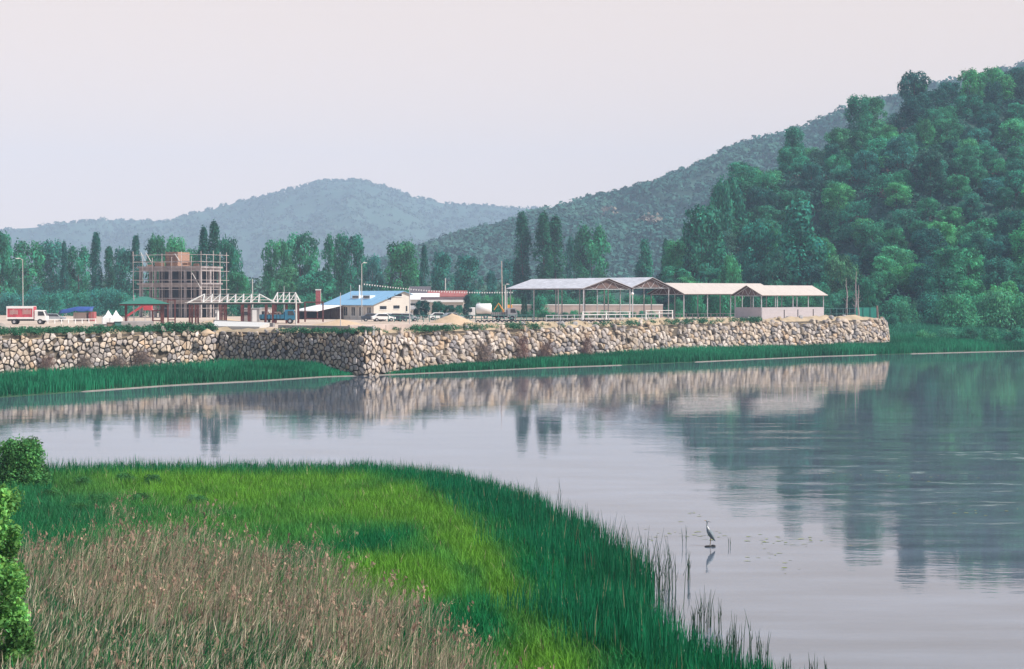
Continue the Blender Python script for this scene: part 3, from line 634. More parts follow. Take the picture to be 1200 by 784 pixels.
# ------------------------------------------------------------------ stone retaining wall (tightly packed boulders)
def clip(poly, a, b):
    """keep the part of poly nearer to a than b"""
    mx, my = (a[0] + b[0]) / 2, (a[1] + b[1]) / 2; nx, ny = b[0] - a[0], b[1] - a[1]; out = []
    for i in range(len(poly)):
        p, q = poly[i], poly[(i + 1) % len(poly)]
        dp = (p[0] - mx) * nx + (p[1] - my) * ny; dq = (q[0] - mx) * nx + (q[1] - my) * ny
        if dp <= 0: out.append(p)
        if dp * dq < 0: t = dp / (dp - dq); out.append((p[0] + (q[0] - p[0]) * t, p[1] + (q[1] - p[1]) * t))
    return out
wv, wf, wc = [], [], []
bv, bf = [], []
rw = random.Random(3)
def boulders(si, cw, chh, dirt=0.05):
    a, b, zb0, zb1, zt0, zt1, n = line[si], line[si + 1], zb[si], zb[si + 1], ztp[si], ztp[si + 1], norms[si]
    d = (b - a); L = d.length; d.normalize(); nu = int(L / cw) + 1
    H0, H1 = zt0 - zb0, zt1 - zb1; seeds = {}
    nv = int(max(H0, H1) / chh) + 2
    for i in range(-2, nu + 3):
        for j in range(-2, nv + 2):
            seeds[(i, j)] = ((i + (0.5 if j % 2 else 0) + rw.uniform(-0.48, 0.48)) * cw, (j + rw.uniform(-0.44, 0.44)) * chh)
    for key in [k_ for k_ in seeds if rw.random() < 0.10]: del seeds[key]
    def w3(u, v, dep):
        t = u / L; z = zb0 + (zb1 - zb0) * t + v
        p = mitre(si, BAT * v - dep).lerp(mitre(si + 1, BAT * v - dep), t); return (p.x, p.y, z)
    for (i, j), s in seeds.items():
        Hh = H0 + (H1 - H0) * s[0] / L
        if not (-0.1 <= s[0] <= L + 0.1) or s[1] < -0.3 or s[1] > Hh + rw.uniform(-0.4, 0.45): continue
        if rw.random() < dirt * (0.4 + 1.5 * s[1] / Hh): continue
        poly = [(s[0] - cw * 1.5, s[1] - chh * 1.5), (s[0] + cw * 1.5, s[1] - chh * 1.5), (s[0] + cw * 1.5, s[1] + chh * 1.5), (s[0] - cw * 1.5, s[1] + chh * 1.5)]
        for di in (0, -1, 1, -2, 2, -3, 3):
            for dj in (0, -1, 1, -2, 2, -3, 3):
                if (di or dj) and (i + di, j + dj) in seeds: poly = clip(poly, s, seeds[(i + di, j + dj)])
                if len(poly) < 3: break
            if len(poly) < 3: break
        if len(poly) < 3: continue
        cx = sum(p[0] for p in poly) / len(poly); cy = sum(p[1] for p in poly) / len(poly)
        # cut the corners
        q = []
        for k in range(len(poly)):
            p0, p1 = poly[k], poly[(k + 1) % len(poly)]
            for t in (0.13, 0.87): q.append((p0[0] + (p1[0] - p0[0]) * t, p0[1] + (p1[1] - p0[1]) * t))
        m = len(q); n0 = len(wv); sk = rw.uniform(0.78, 0.94); dep = rw.uniform(0.06, 0.48); tx, ty = rw.uniform(-0.15, 0.15), rw.uniform(-0.12, 0.15)
        u = rw.random()
        base = (0.44, 0.355, 0.28) if u < 0.38 else (0.33, 0.285, 0.26) if u < 0.64 else (0.50, 0.43, 0.38) if u < 0.82 else (0.44, 0.32, 0.22) if u < 0.92 else (0.22, 0.20, 0.20)
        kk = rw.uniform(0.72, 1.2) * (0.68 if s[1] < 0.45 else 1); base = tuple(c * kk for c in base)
        for ring, (sc, dd) in enumerate(((sk, -0.25), (sk, dep * 0.45), (sk * 0.86, dep), (sk * 0.45, dep + 0.05))):
            for (x, y) in q:
                jx = rw.uniform(-0.03, 0.03); gx, gy = (x - cx) * sc, (y - cy) * sc
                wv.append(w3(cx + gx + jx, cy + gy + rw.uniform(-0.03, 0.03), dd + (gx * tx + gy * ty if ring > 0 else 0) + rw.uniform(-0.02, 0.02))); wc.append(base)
        for ring in range(3):
            for k in range(m): wf.append((n0 + ring * m + k, n0 + ring * m + (k + 1) % m, n0 + (ring + 1) * m + (k + 1) % m, n0 + (ring + 1) * m + k))
        wf.append(tuple(n0 + 3 * m + k for k in range(m)))
    # dark core sheet behind
    k0 = len(bv); bv.extend([w3(0, -1.0, -0.12), w3(L, -1.0, -0.12), w3(L, H1 + 0.05, -0.12), w3(0, H0 + 0.05, -0.12), w3(L, H1 + 0.05, -1.6), w3(0, H0 + 0.05, -1.6), w3(L, -1, -1.6), w3(0, -1, -1.6)])
    bf.extend([(k0, k0 + 1, k0 + 2, k0 + 3), (k0 + 3, k0 + 2, k0 + 4, k0 + 5), (k0 + 1, k0 + 6, k0 + 4, k0 + 2), (k0, k0 + 3, k0 + 5, k0 + 7)])
for si in range(8): boulders(si, 0.72 if si < 2 else 0.82, 0.46 if si < 2 else 0.52)
we = empty('stone_wall', P1, 0, 'long rough boulder retaining wall along the far shore', 'wall')
me = bpy.data.meshes.new('boulders'); me.from_pydata([(v[0] - P1.x, v[1] - P1.y, v[2]) for v in wv], [], wf); me.materials.append(M['stone'])
at = me.color_attributes.new('col', 'FLOAT_COLOR', 'POINT'); at.data.foreach_set('color', np.array([(*c, 1) for c in wc], np.float32).ravel())
import bmesh
bm_ = bmesh.new(); bm_.from_mesh(me); bmesh.ops.recalc_face_normals(bm_, faces=bm_.faces); bm_.to_mesh(me); bm_.free()
link(bpy.data.objects.new('boulders', me), we)
b = MB(); b.add([(v[0] - P1.x, v[1] - P1.y, v[2]) for v in bv], bf); b.build('wall_core', M['gap'], we)

# earth berm on the wall top
def wall_top(i, t):
    """point on the top edge line of segment i"""
    if i == 2:
        u = t * 5; i = 2 + min(4, int(u)); t = u - (i - 2)
    h = ztp[i] + (ztp[i + 1] - ztp[i]) * t - (zb[i] + (zb[i + 1] - zb[i]) * t)
    q = mitre(i, BAT * h).lerp(mitre(i + 1, BAT * h), t); return Vector((q.x, q.y, ztp[i] + (ztp[i + 1] - ztp[i]) * t))
rows = [[], [], [], [], [], []]
for i, (ta, tb, n_) in enumerate(((0, 1, 60), (0, 1, 20), (0, 1, 120))):
    for k in range(n_):
        t = ta + (tb - ta) * k / (n_ - 1 if i == 2 else n_); p = wall_top(i, t)
        hh = 0.75 if i == 2 and t > 0.30 else 0.22
        hh *= 0.6 + 0.8 * float(vnoise(k * 0.4, i, 5))
        for r_, (dd, zz) in enumerate(((-0.02, -0.35), (0.5, 0.12), (1.5, hh), (3.0, hh * 0.9), (5.0, hh * 0.4), (7.5, -0.7))):
            q = p - (NR if i == 2 else norms[i]) * dd; base = p.z if dd < 1 else YZ + 0.2
            rows[r_].append((q.x, q.y, base + zz + 0.45 * (float(vnoise(k * 1.1, r_, 8)) - 0.5)))
struct(loft('earth_berm', rows, M['berm']))

# weeds along the wall top
def weed_centres(i, t0, t1, n, d0, d1, zo=0.3):
    o_ = []
    for _ in range(n):
        t = random.uniform(t0, t1); p = wall_top(i, t); q = p - (NR if i == 2 else norms[i]) * random.uniform(d0, d1); o_.append((q.x, q.y, p.z + zo * random.random()))
    return o_
wcs = weed_centres(0, 0.3, 1.0, 1500, -0.2, 3.4, 0.55) + weed_centres(0, 0.9, 1.0, 110, -0.3, 1.5, 0.9) + weed_centres(1, 0.4, 1, 110, -0.4, 0.9, 0.3)
for _ in range(62):
    t = random.uniform(0.02, 0.78); i = 2
    for c in weed_centres(2, t, min(1, t + random.uniform(0.004, 0.03)), random.randrange(4, 14), -0.7, 2.5, 0.5): wcs.append(c)
wcs = np.array(wcs); n = len(wcs)
c0 = np.array([0.022, 0.120, 0.055])[None] * rng.uniform(0.6, 1.4, (n, 1))
V, Q, col = clumps(wcs, rng.uniform(0.22, 0.55, n), 46, 0.07, c0, 12, 1.2)
o = bpy.data.objects.new('wall_top_weeds', np_mesh('wall_top_weeds', V, Q, M['canopy'], col)); link(o); struct(o, 'stuff'); tag(o, 'dark green weeds growing along the top of the stone wall', 'weeds')
# dry twiggy bushes at the wall foot
TW = leaf_mesh('twigs', [(l[0], l[1], max(0.15, l[2] * 0.8), l[3], l[4]) for l in crown_lobes(900, 14, lambda h: 1 - 0.4 * h, 1.3, 0, (0.16, 0.28))], 5200, 0.05, 99, M['twig'], (0.19, 0.15, 0.13), 1.2, 0.6, 0.12)
for (px, py, wpx, hpx, lab) in ((62, 438, 26, 20, 'brown leafless bush at the foot of the left stone wall'), (172, 434, 32, 22, 'purplish dry bush before the left stone wall near the corner'), (145, 435, 24, 16, 'low pale dry bush between the two brown ones'),
        (105, 436, 24, 18, 'thin dry bush on the left stone wall'), (568, 416, 26, 24, 'brown dry bush on the right stone wall below the sand heap'), (612, 414, 20, 30, 'tall dry bush trailing down the right stone wall'), (640, 413, 22, 22, 'low dry bush right of the trailing one'), (687, 412, 16, 26, 'narrow dry bush on the middle of the right wall')):
    q = G(px, py, 0.5); Y = float(wallY(q.x)); X = (px - 600) / F * Y; Y = float(wallY(X)) - 1.1
    e = empty('dry_bush', (X, Y, 0.35), random.random() * 6, lab, 'bush', 'dry bushes at the wall foot')
    a = bpy.data.objects.new('twigs', TW); link(a, e); h = 1.35 * hpx * Y / F; a.scale = (1.15 * wpx * Y / F / 1.3, wpx * Y / F / 1.3, h); a.color = (0.9 + random.random() * 0.3, 0.9, 0.9, 1)

# ------------------------------------------------------------------ grasses
def blades(pos, h, wd, lean, col, seed, name, label, tipcol=None, cat='grass', plume=None):
    r = np.random.default_rng(seed); n = len(pos); a = r.uniform(0, math.pi, n); sd = np.stack([np.cos(a), np.sin(a), np.zeros(n)], 1) * (wd / 2)[:, None]
    la = r.uniform(0, 2 * math.pi, n) if lean[1] is None else r.normal(lean[1], 0.7, n); lm = np.abs(r.normal(lean[0], lean[0] * 0.6, n)) * h
    ld = np.stack([np.cos(la) * lm, np.sin(la) * lm, np.zeros(n)], 1); up = np.zeros((n, 3)); up[:, 2] = 1
    p0 = pos; p1 = pos + up * (h * 0.55)[:, None] + ld * 0.3; p2 = pos + up * (h * (1 - 0.25 * (lm / h)))[:, None] + ld
    V = np.stack([p0 - sd, p0 + sd, p1 + sd * 0.9, p1 - sd * 0.9, p2 + sd * 0.15], 1).reshape(-1, 3)
    k = np.arange(n) * 5; Q = np.stack([k, k + 1, k + 2, k + 3], 1); Tt = np.stack([k + 3, k + 2, k + 4], 1)
    c = np.repeat(col[:, None, :], 5, 1)
    if tipcol is not None: c[:, 4] = tipcol
    c = c.reshape(-1, 3)
    if plume is not None:                                     # feathery seed heads
        idx = np.where(plume)[0]; m = 8; tp = p2[idx]; hh = h[idx]
        d = r.normal(size=(len(idx), m, 3)) * np.array([0.035, 0.035, 0.09]); ctr = tp[:, None] + d + np.array([0, 0, -0.06]) + ld[idx][:, None] * (d[..., 2:3] / 0.6)
        t = r.normal(size=d.shape) * np.array([0.016, 0.016, 0.055]); b_ = r.normal(size=d.shape) * 0.018
        pv = np.stack([ctr - t, ctr - b_, ctr + t, ctr + b_], 2).reshape(-1, 3); base = len(V)
        Q = np.concatenate([Q, np.arange(len(pv)).reshape(-1, 4) + base]); V = np.concatenate([V, pv])
        pc = np.array([0.38, 0.26, 0.185])[None] * r.uniform(0.6, 1.3, (len(idx), 1)); c = np.concatenate([c, np.repeat(pc, m * 4, 0)])
    o = bpy.data.objects.new(name, np_mesh(name, V, Q, M['blade'], c, T=Tt)); link(o); struct(o, 'stuff'); tag(o, label, cat); return o
def inside(px, py, poly):
    r = np.zeros(len(px), bool); n = len(poly)
    for i in range(n):
        x0, y0 = poly[i]; x1, y1 = poly[(i + 1) % n]
        if y0 == y1: continue
        c = ((y0 > py) != (y1 > py)) & (px < (x1 - x0) * (py - y0) / (y1 - y0) + x0); r ^= c
    return r
def edge_dist(px, py, poly):
    d = np.full(len(px), 1e9)
    for (x0, y0), (x1, y1) in zip(poly[:-1], poly[1:]):
        dx, dy = x1 - x0, y1 - y0; t = np.clip(((px - x0) * dx + (py - y0) * dy) / (dx * dx + dy * dy), 0, 1)
        d = np.minimum(d, np.hypot(px - x0 - t * dx, py - y0 - t * dy))
    return d
mpoly = [(p.x, p.y) for p in marsh] + [(-60, 10)]
medge = [(p.x, p.y) for p in marsh]
n = 620000; X = rng.uniform(-34, 16, n); Y = 34 + (92 - 34) * rng.random(n) ** 1.15
px, py = proj(X, Y, np.zeros(n)); ok = inside(X, Y, mpoly) & (px > -60) & (py < 870); X, Y, px, py = X[ok], Y[ok], px[ok], py[ok]
ed = edge_dist(X, Y, medge)
nz = fbm(X * 0.22, Y * 0.22, 2); nz2 = fbm(X * 0.8 + 50, Y * 0.8, 4); nz3 = fbm(X * 2.2, Y * 2.2, 6)
# zones (in the plane of the marsh, worked out from where they are seen)
dry_edge = np.interp(px, [-60, 60, 130, 250, 330, 400, 470, 540, 620, 700], [690, 660, 628, 634, 655, 680, 722, 775, 850, 900]) + (nz - 0.5) * 80
dryw = np.clip((py - dry_edge + 25 + (nz2 - 0.5) * 60) / 95, 0, 1)
pale_edge = np.interp(px, [-60, 0, 150, 300, 420, 560, 620], [700, 706, 735, 752, 790, 850, 900]) + (nz - 0.5) * 60
pale = np.clip((py - pale_edge) / 30, 0, 1)
yel = np.clip(1.2 - np.abs(py - np.interp(px, [0, 150, 480, 560, 640], [585, 580, 598, 660, 770])) / np.interp(px, [0, 150, 400, 640], [10, 44, 62, 46]), 0, 1) * (px > 60) * (px < 700)
yel = np.maximum(yel, np.clip(1 - np.hypot((px - 470) / 110, (py - 690) / 50), 0, 1) * 1.5); yel = np.maximum(yel, np.clip(1 - np.hypot((px - 640) / 90, (py - 792) / 40), 0, 1) * 1.6)
yel = np.clip(yel * 1.05 + (nz - 0.5) * 1.3 + (nz2 - 0.5) * 0.5, 0, 1) * np.clip((ed - 1.5) / 2.5, 0, 1)
blu = np.clip(1.3 - np.hypot((px - 70) / 95, (py - 605) / 48), 0, 1)
u = rng.random(len(X))
is_dry = u < dryw * (0.62 + 0.6 * (nz2 - 0.5))
is_edge = (rng.random(len(X)) < np.clip((np.where(px < 500, 1.4, 2.6) + (nz2 - 0.4) * 5 - ed) / 3.0, 0, 1)) & ~is_dry
rest = ~is_dry & ~is_edge
z = np.full(len(X), 0.1); Pm = np.stack([X, Y, z], 1)
rr = lambda m, a, b: rng.uniform(a, b, int(m.sum()))
# general green, turning yellow in the patch, bluish on the left
m_ = rest & (rng.random(len(X)) < 0.80)
cg = np.array([0.005, 0.165, 0.050])[None] * (1 - yel[m_])[:, None] + np.array([0.120, 0.300, 0.030])[None] * yel[m_][:, None]
cg = cg * (1 - blu[m_] * 0.7)[:, None] + np.array([0.028, 0.160, 0.060])[None] * (blu[m_] * 0.7)[:, None]
strw = (rng.random(int(m_.sum())) < 0.015 + 0.08 * pale[m_])[:, None]; cg = np.where(strw, np.array([[0.30, 0.25, 0.15]]), cg)
cg = cg * (0.55 + 0.6 * nz2[m_] + 0.35 * nz3[m_])[:, None] * rr(m_, 0.75, 1.3)[:, None]
h = (0.48 + 0.35 * nz2[m_]) * rr(m_, 0.6, 1.25) * (1 - 0.25 * yel[m_]) * (1 + 0.1 * pale[m_])
blades(Pm[m_], h, rr(m_, 0.018, 0.034), (0.28, None), cg, 1, 'meadow_grass', 'bright green and yellow-green grass on the near marsh')
# edge reeds
m_ = is_edge & (rng.random(len(X)) < np.where(px < 640, 0.9, 0.55))
cg = np.array([0.004, 0.135, 0.055])[None] * (0.6 + 0.8 * nz2[m_])[:, None] * rr(m_, 0.7, 1.35)[:, None]
cg = np.where((rng.random(len(cg)) < 0.02)[:, None], np.array([[0.30, 0.28, 0.17]]), cg)
tallk = np.interp(px[m_], [0, 500, 640, 760, 800, 900], [0.85, 0.85, 1.15, 1.5, 0.9, 0.7]) * (0.75 + 0.5 * nz3[m_])
blades(Pm[m_], tallk * rr(m_, 0.55, 1.12), rr(m_, 0.020, 0.036), (0.10, None), cg, 2, 'edge_reeds', 'dark green reeds fringing the near marsh by the water', cat='reeds')
# dry reeds with seed heads
m_ = is_dry & (rng.random(len(X)) < 0.62); md_ = m_ & (rng.random(len(X)) < 0.5 + 0.5 * pale)
base = np.where((rng.random(int(m_.sum())) < 0.55)[:, None], np.array([[0.29, 0.225, 0.165]]), np.array([[0.50, 0.42, 0.29]]))
base = np.where((rng.random(int(m_.sum())) < 0.55 * pale[m_])[:, None], np.array([[0.60, 0.52, 0.38]]), base)
base = np.where((rng.random(int(m_.sum())) < 0.20)[:, None], np.array([[0.09, 0.20, 0.07]]), base)
hh = (1.0 + 0.45 * nz2[m_]) * rr(m_, 0.55, 1.25) * (1 - 0.35 * pale[m_]) * np.clip((py[m_] - dry_edge[m_] + 40) / 60, 0.5, 1)
blades(Pm[m_], hh, rr(m_, 0.009, 0.020) * (1 + 1.3 * pale[m_]), (0.30, 0.6), base * rr(m_, 0.65, 1.25)[:, None] * (0.65 + 0.7 * nz3[m_])[:, None], 3, 'dry_reeds', 'dry brown reeds with feathery seed heads in the foreground', cat='reeds', plume=rng.random(int(m_.sum())) < 0.065 * (1 - 0.6 * pale[m_]))
# broad fresh leaves among the dry stems at the bottom
m_ = (pale > 0.1) & (rng.random(len(X)) < 0.32 * pale)
blades(Pm[m_], rr(m_, 0.4, 1.0), rr(m_, 0.022, 0.045), (0.30, 0.4), np.array([0.035, 0.120, 0.050])[None] * rr(m_, 0.5, 1.5)[:, None], 4, 'fresh_reed_leaves', 'fresh green reed leaves between dry stems in the foreground', cat='reeds')
# grass strips at the far shore
n = 130000; X = rng.uniform(-100, 130, n); s = rng.random(n); sh = shoreY(X); wl = np.where(X < 61, wallY(X), sh + 22); wl = np.minimum(wl, sh + 24)
Y = sh + 0.8 + s * np.maximum(wl - sh - 1.2, 0.0); px, py = proj(X, Y, np.zeros(n)); wide = (wl - sh)
ok = (px > -60) & (px < 1270) & (rng.random(n) < np.clip((wide - 1.2) / 5, 0, 1)); X, Y = X[ok], Y[ok]; s = s[ok]; wide = wide[ok]
Z_ = bank_z(X, Y); nz = fbm(X * 0.15, Y * 0.15, 12)
hh = (0.9 + 0.5 * nz) * rng.uniform(0.6, 1.15, len(X)) * np.clip(wide / 9, 0.35, 1.0)
cg = np.array([0.010, 0.180, 0.082])[None] * (0.35 + 1.3 * nz)[:, None] * rng.uniform(0.75, 1.25, (len(X), 1))
blades(np.stack([X, Y, Z_], 1), hh, rng.uniform(0.05, 0.11, len(X)), (0.15, None), cg, 5, 'shore_grass', 'lush green grass strip between the stone wall and the water')
# meadow on the right bank
n = 60000; X = rng.uniform(62, 150, n); Y = shoreY(X) + rng.uniform(20, 60, n); Z_ = bank_z(X, Y); nz = fbm(X * 0.12, Y * 0.12, 22)
cg = np.array([0.020, 0.170, 0.095])[None] * (0.6 + nz)[:, None] * rng.uniform(0.75, 1.25, (n, 1)); ok = (nz > 0.33)
blades(np.stack([X, Y, Z_], 1)[ok], rng.uniform(0.3, 0.8, n)[ok], rng.uniform(0.08, 0.14, n)[ok], (0.25, None), cg[ok], 6, 'bank_meadow', 'rough green meadow on the right bank below the bushes')

# reed clumps standing in the water (individuals)
random.seed(31)
def reed_clump(px, py, n, spread, hpx, label, dryf=0.0):
    p = G(px, py, 0); k = p.y / F; e = empty('reed_clump', p, 0, label, 'reeds', 'reed clumps in the shallow water'); b = MB()
    for _ in range(n):
        x = random.gauss(0, spread); y = random.gauss(0, spread); h = hpx * k * random.uniform(0.6, 1.1); lx, ly = random.uniform(-0.14, 0.14) * h, random.uniform(-0.1, 0.1) * h
        b.path([(x, y, -0.1), (x + lx * 0.3, y + ly * 0.3, h * 0.6), (x + lx, y + ly, h)], [0.012, 0.010, 0.003], 4)
        for q in range(2):
            a = random.random() * 6.28; z0 = h * random.uniform(0.2, 0.6); l = h * random.uniform(0.2, 0.35)
            b.add([(x, y, z0), (x + 0.02 * math.sin(a), y + 0.02 * math.cos(a), z0), (x + math.cos(a) * l * 0.35, y + math.sin(a) * l * 0.35, z0 + l)], [(0, 1, 2)])
    return b.build('reed_stems', M['reedstem'], e)
M['reedstem'] = mat('reed_stem', (0.022, 0.065, 0.035), 0.8, 0.4, 3)
for (a, b_, n_, sp, hp, lab) in ((803, 640, 3, 0.05, 30, 'single tall reed shoot left of the heron'), (805, 680, 5, 0.08, 34, 'thin reeds just below the single shoot'), (855, 640, 2, 0.03, 18, 'short bent reed shoot right of the heron'), (784, 690, 16, 0.25, 60, 'tall reeds at the outermost point of the reed bed'),
        (783, 718, 10, 0.15, 44, 'loose reeds below the outermost reeds'), (806, 736, 12, 0.3, 30, 'reed clump in the small inlet'), (826, 742, 16, 0.22, 52, 'dense tall clump in the small inlet'), (834, 735, 5, 0.05, 42, 'slim reeds beside the dense inlet clump'), (866, 768, 14, 0.18, 50, 'tall forked reeds near the bottom right'), (888, 780, 12, 0.2, 40, 'reeds at the bottom edge right of the forked ones'),
        (850, 766, 10, 0.2, 30, 'short reeds left of the tall forked ones'), (930, 792, 8, 0.2, 24, 'small reed tips at the bottom edge'), (965, 796, 7, 0.15, 30, 'rightmost reed tips at the bottom edge'), (762, 706, 30, 0.5, 70, 'thick dark reed stand at the right end of the marsh'), (735, 676, 34, 0.6, 58, 'dark reed stand behind the thick right-hand one'), (700, 650, 30, 0.7, 46, 'dark reed stand along the curved shore'), (655, 622, 26, 0.7, 38, 'sparse reed stand on the outer curve of the shore'), (620, 602, 24, 0.7, 40, 'farthest sparse reed stand on the curved shore'), (433, 553, 3, 0.05, 22, 'lone reed shoots by the far marsh edge')):
    reed_clump(a, b_, n_, sp, hp, lab)
# floating weed flecks
b = MB()
for (cx, cy, wx, n_) in ((800, 628, 40, 26), (930, 634, 45, 30), (895, 652, 16, 8), (810, 605, 12, 6), (915, 662, 18, 6), (835, 526, 10, 4), (1113, 495, 16, 10), (1060, 560, 60, 12), (1140, 600, 50, 10), (980, 555, 50, 10)):
    for _ in range(n_):
        p = G(cx + random.gauss(0, wx * 0.7), cy + random.gauss(0, 3.2), 0.006); a = random.uniform(0.03, 0.14); bb = random.uniform(0.02, 0.08); m = 7
        vs_ = [(p.x + a * math.cos(6.28 * k / m) * random.uniform(0.7, 1.2), p.y + bb * math.sin(6.28 * k / m) * random.uniform(0.7, 1.2), 0.006 + 0.001 * k) for k in range(m)]; b.add(vs_, [tuple(range(m))])
o = b.build('floating_weed', M['weed']); struct(o, 'stuff'); tag(o, 'yellow-green flecks of weed floating on the lake', 'water weed')

# foreground shrubs on the left
def branchy(px, base_py, top, wpx, label, n, size, seed, col, name, zbase=0.1):
    p = G(px, base_py, zbase); Y = p.y; h = P(px, top, Y).z - zbase; wm = wpx * Y / F
    e = empty(name, (p.x, p.y, zbase), 0, label, 'shrub')
    lb = [(l[0] * wm, l[1] * wm, l[2] * h, l[3] * wm, l[4] * wm) for l in crown_lobes(seed, 130, lambda q: 1.0 - 0.35 * q, 1.1, 0.05, (0.06, 0.12), 1.3)]
    a = bpy.data.objects.new('foliage', leaf_mesh('foliage', lb, n, size, seed, None, col, 0.9, 0.3, 0.8, 0.3)); link(a, e); a.color = (1, 1, 1, 1)
    r = random.Random(seed); b = MB()
    for k in range(8):
        q = random.choice(lb); b.path([(r.uniform(-.1, .1), r.uniform(-.1, .1), -0.1), (q[0] * 0.4, q[1] * 0.4, q[2] * 0.5), (q[0], q[1], q[2])], [0.035, 0.025, 0.008], 5)
    b.build('stem', M['bark'], e)
branchy(22, 578, 517, 70, 'dark bushy shrub by the water at the left edge', 18000, 0.06, 501, (0.08, 0.24, 0.07), 'leafy_shrub')
branchy(-12, 800, 556, 96, 'bright green leafy shrub in the left foreground', 24000, 0.060, 502, (0.14, 0.34, 0.085), 'leafy_shrub')
# low dark tufts on the left of the marsh
random.seed(41)
for k, (px, py) in enumerate(((95, 575), (148, 570), (118, 596), (165, 596), (92, 607), (60, 590), (230, 598), (178, 572))):
    p = G(px, py, 0.1); e = empty('low_weed_clump', p, random.random() * 6, 'low dark green weed clump in the left of the marsh grass', 'weeds', 'dark weed clumps in the marsh')
    a = bpy.data.objects.new('foliage', PROTO['bush'][k % 4][0]); link(a, e); a.scale = (0.85, 0.85, 0.8); a.color = (1.1, 0.75, 0.38, 1)

# ------------------------------------------------------------------ heron
hp = G(832, 640, 0); e = empty('grey_heron', (hp.x, hp.y, 0), 0, 'grey heron standing upright in the shallow water', 'bird')
M['heron'] = mat('grey_plumage', (0.13, 0.16, 0.18), 0.8, 0.25, 12, col2=(0.20, 0.23, 0.25)); M['heronw'] = mat('white_plumage', (0.62, 0.62, 0.60), 0.8, 0.1, 12)
M['beak'] = mat('horn', (0.35, 0.22, 0.10), 0.5, 0.1, 10)
b = MB()
# body and neck as one continuous surface
b.path([(0.17, 0, 0.20), (0.13, 0, 0.27), (0.08, 0, 0.35), (0.02, 0, 0.45), (-0.05, 0, 0.56), (-0.085, 0, 0.63), (-0.10, 0, 0.70), (-0.115, 0, 0.77), (-0.11, 0, 0.84), (-0.095, 0, 0.885), (-0.115, 0, 0.915), (-0.15, 0, 0.93)],
       [0.012, 0.045, 0.085, 0.105, 0.085, 0.050, 0.034, 0.024, 0.022, 0.026, 0.030, 0.014], 12)
bo = b.build('body', M['heron'], e, True)
b = MB(); b.path([(-0.15, 0, 0.93), (-0.24, 0, 0.955)], [0.012, 0.002], 8); b.build('beak', M['beak'], bo)
for sgn in (-1, 1):
    b = MB(); b.path([(-0.02, sgn * 0.08, 0.54), (0.05, sgn * 0.105, 0.43), (0.12, sgn * 0.08, 0.30), (0.19, sgn * 0.03, 0.18)], [0.03, 0.05, 0.04, 0.006], 8)
    b.build('wing', M['heron'], bo, True)
    b = MB(); b.path([(0.04, sgn * 0.035, 0.40), (0.02, sgn * 0.04, 0.22), (0.0, sgn * 0.04, 0.0)], [0.022, 0.009, 0.008], 6)
    for t in (-0.5, 0, 0.5): b.path([(0, sgn * 0.04, 0.012), (-0.07 * math.cos(t), sgn * 0.04 - 0.07 * math.sin(t), 0.006)], [0.006, 0.003], 4)
    b.build('leg', M['beak'], e)
b = MB(); b.path([(-0.04, -0.05, 0.60), (-0.085, -0.03, 0.68), (-0.12, 0, 0.76), (-0.125, -0.005, 0.83)], [0.032, 0.030, 0.020, 0.016], 8); b.build('neck_patch', M['heronw'], bo, True)
b = MB(); b.path([(-0.075, 0, 0.905), (-0.04, 0, 0.90), (0.03, 0, 0.87)], [0.012, 0.009, 0.002], 6); b.build('crest', M['dark'], bo)
# rock it stands by
b = MB(); r = random.Random(2)
for (cx, cy, sx_, sz_) in ((-0.08, -0.15, 0.16, 0.05), (0.10, -0.12, 0.10, 0.07)):
    vs_ = []; m = 9
    for zz, kk in ((-0.05, 1.0), (sz_ * 0.6, 0.85), (sz_, 0.45)):
        for k in range(m): vs_.append((cx + sx_ * kk * math.cos(6.28 * k / m) * r.uniform(0.85, 1.1), cy + sx_ * 0.6 * kk * math.sin(6.28 * k / m), zz))
    b.add(vs_, [(i * m + k, i * m + (k + 1) % m, (i + 1) * m + (k + 1) % m, (i + 1) * m + k) for i in range(2) for k in range(m)] + [tuple(range(2 * m, 3 * m))])
o = b.build('rock', M['dark']); o.location = (hp.x, hp.y, 0); tag(o, 'small dark wet rock breaking the water at the feet of the heron', 'rock')

# ------------------------------------------------------------------ buildings on the grid
RZ = math.atan2(0.6, 0.8); UX = Vector((0.8, 0.6, 0)); VY = Vector((-0.6, 0.8, 0))
def base_at(px, Y, z=YZ): return Vector(((px - 600) / F * Y, Y, z))
def ztop(py, Y): return P(600, py, Y).z - YZ

# concrete frame under construction
LB, WB = 14.2, 6.6; rb = math.atan2(0.4, 0.9)
eb = empty('concrete_frame_building', base_at(235, 335), -rb, 'unfinished three storey concrete frame building wrapped in scaffolding', 'building')
# local: x from 0 (near right corner) to -LB (left), y back
def lx(i): return -LB * i / 4
for i in range(5):
    for j in range(3):
        MB().b3(lx(i) - 0.22, lx(i) + 0.22, WB * j / 2 - 0.22, WB * j / 2 + 0.22, 0, 10.0).build('column', M['dconc'], eb)
for z0 in (3.2, 6.5, 9.8):
    MB().b3(-LB - 0.5, 0.5, -0.5, WB + 0.5, z0, z0 + 0.38).build('floor_slab', M['dconc'], eb)
for z0 in (2.7, 6.0, 9.3):
    b = MB(); b.b3(-LB, 0, -0.15, 0.15, z0, z0 + 0.5); b.b3(-LB, 0, WB - 0.15, WB + 0.15, z0, z0 + 0.5); b.b3(-0.152, 0.152, 0.16, WB - 0.16, z0, z0 + 0.5); b.b3(-LB - 0.152, -LB + 0.152, 0.16, WB - 0.16, z0, z0 + 0.5)
    b.build('beam', M['dconc'], eb)
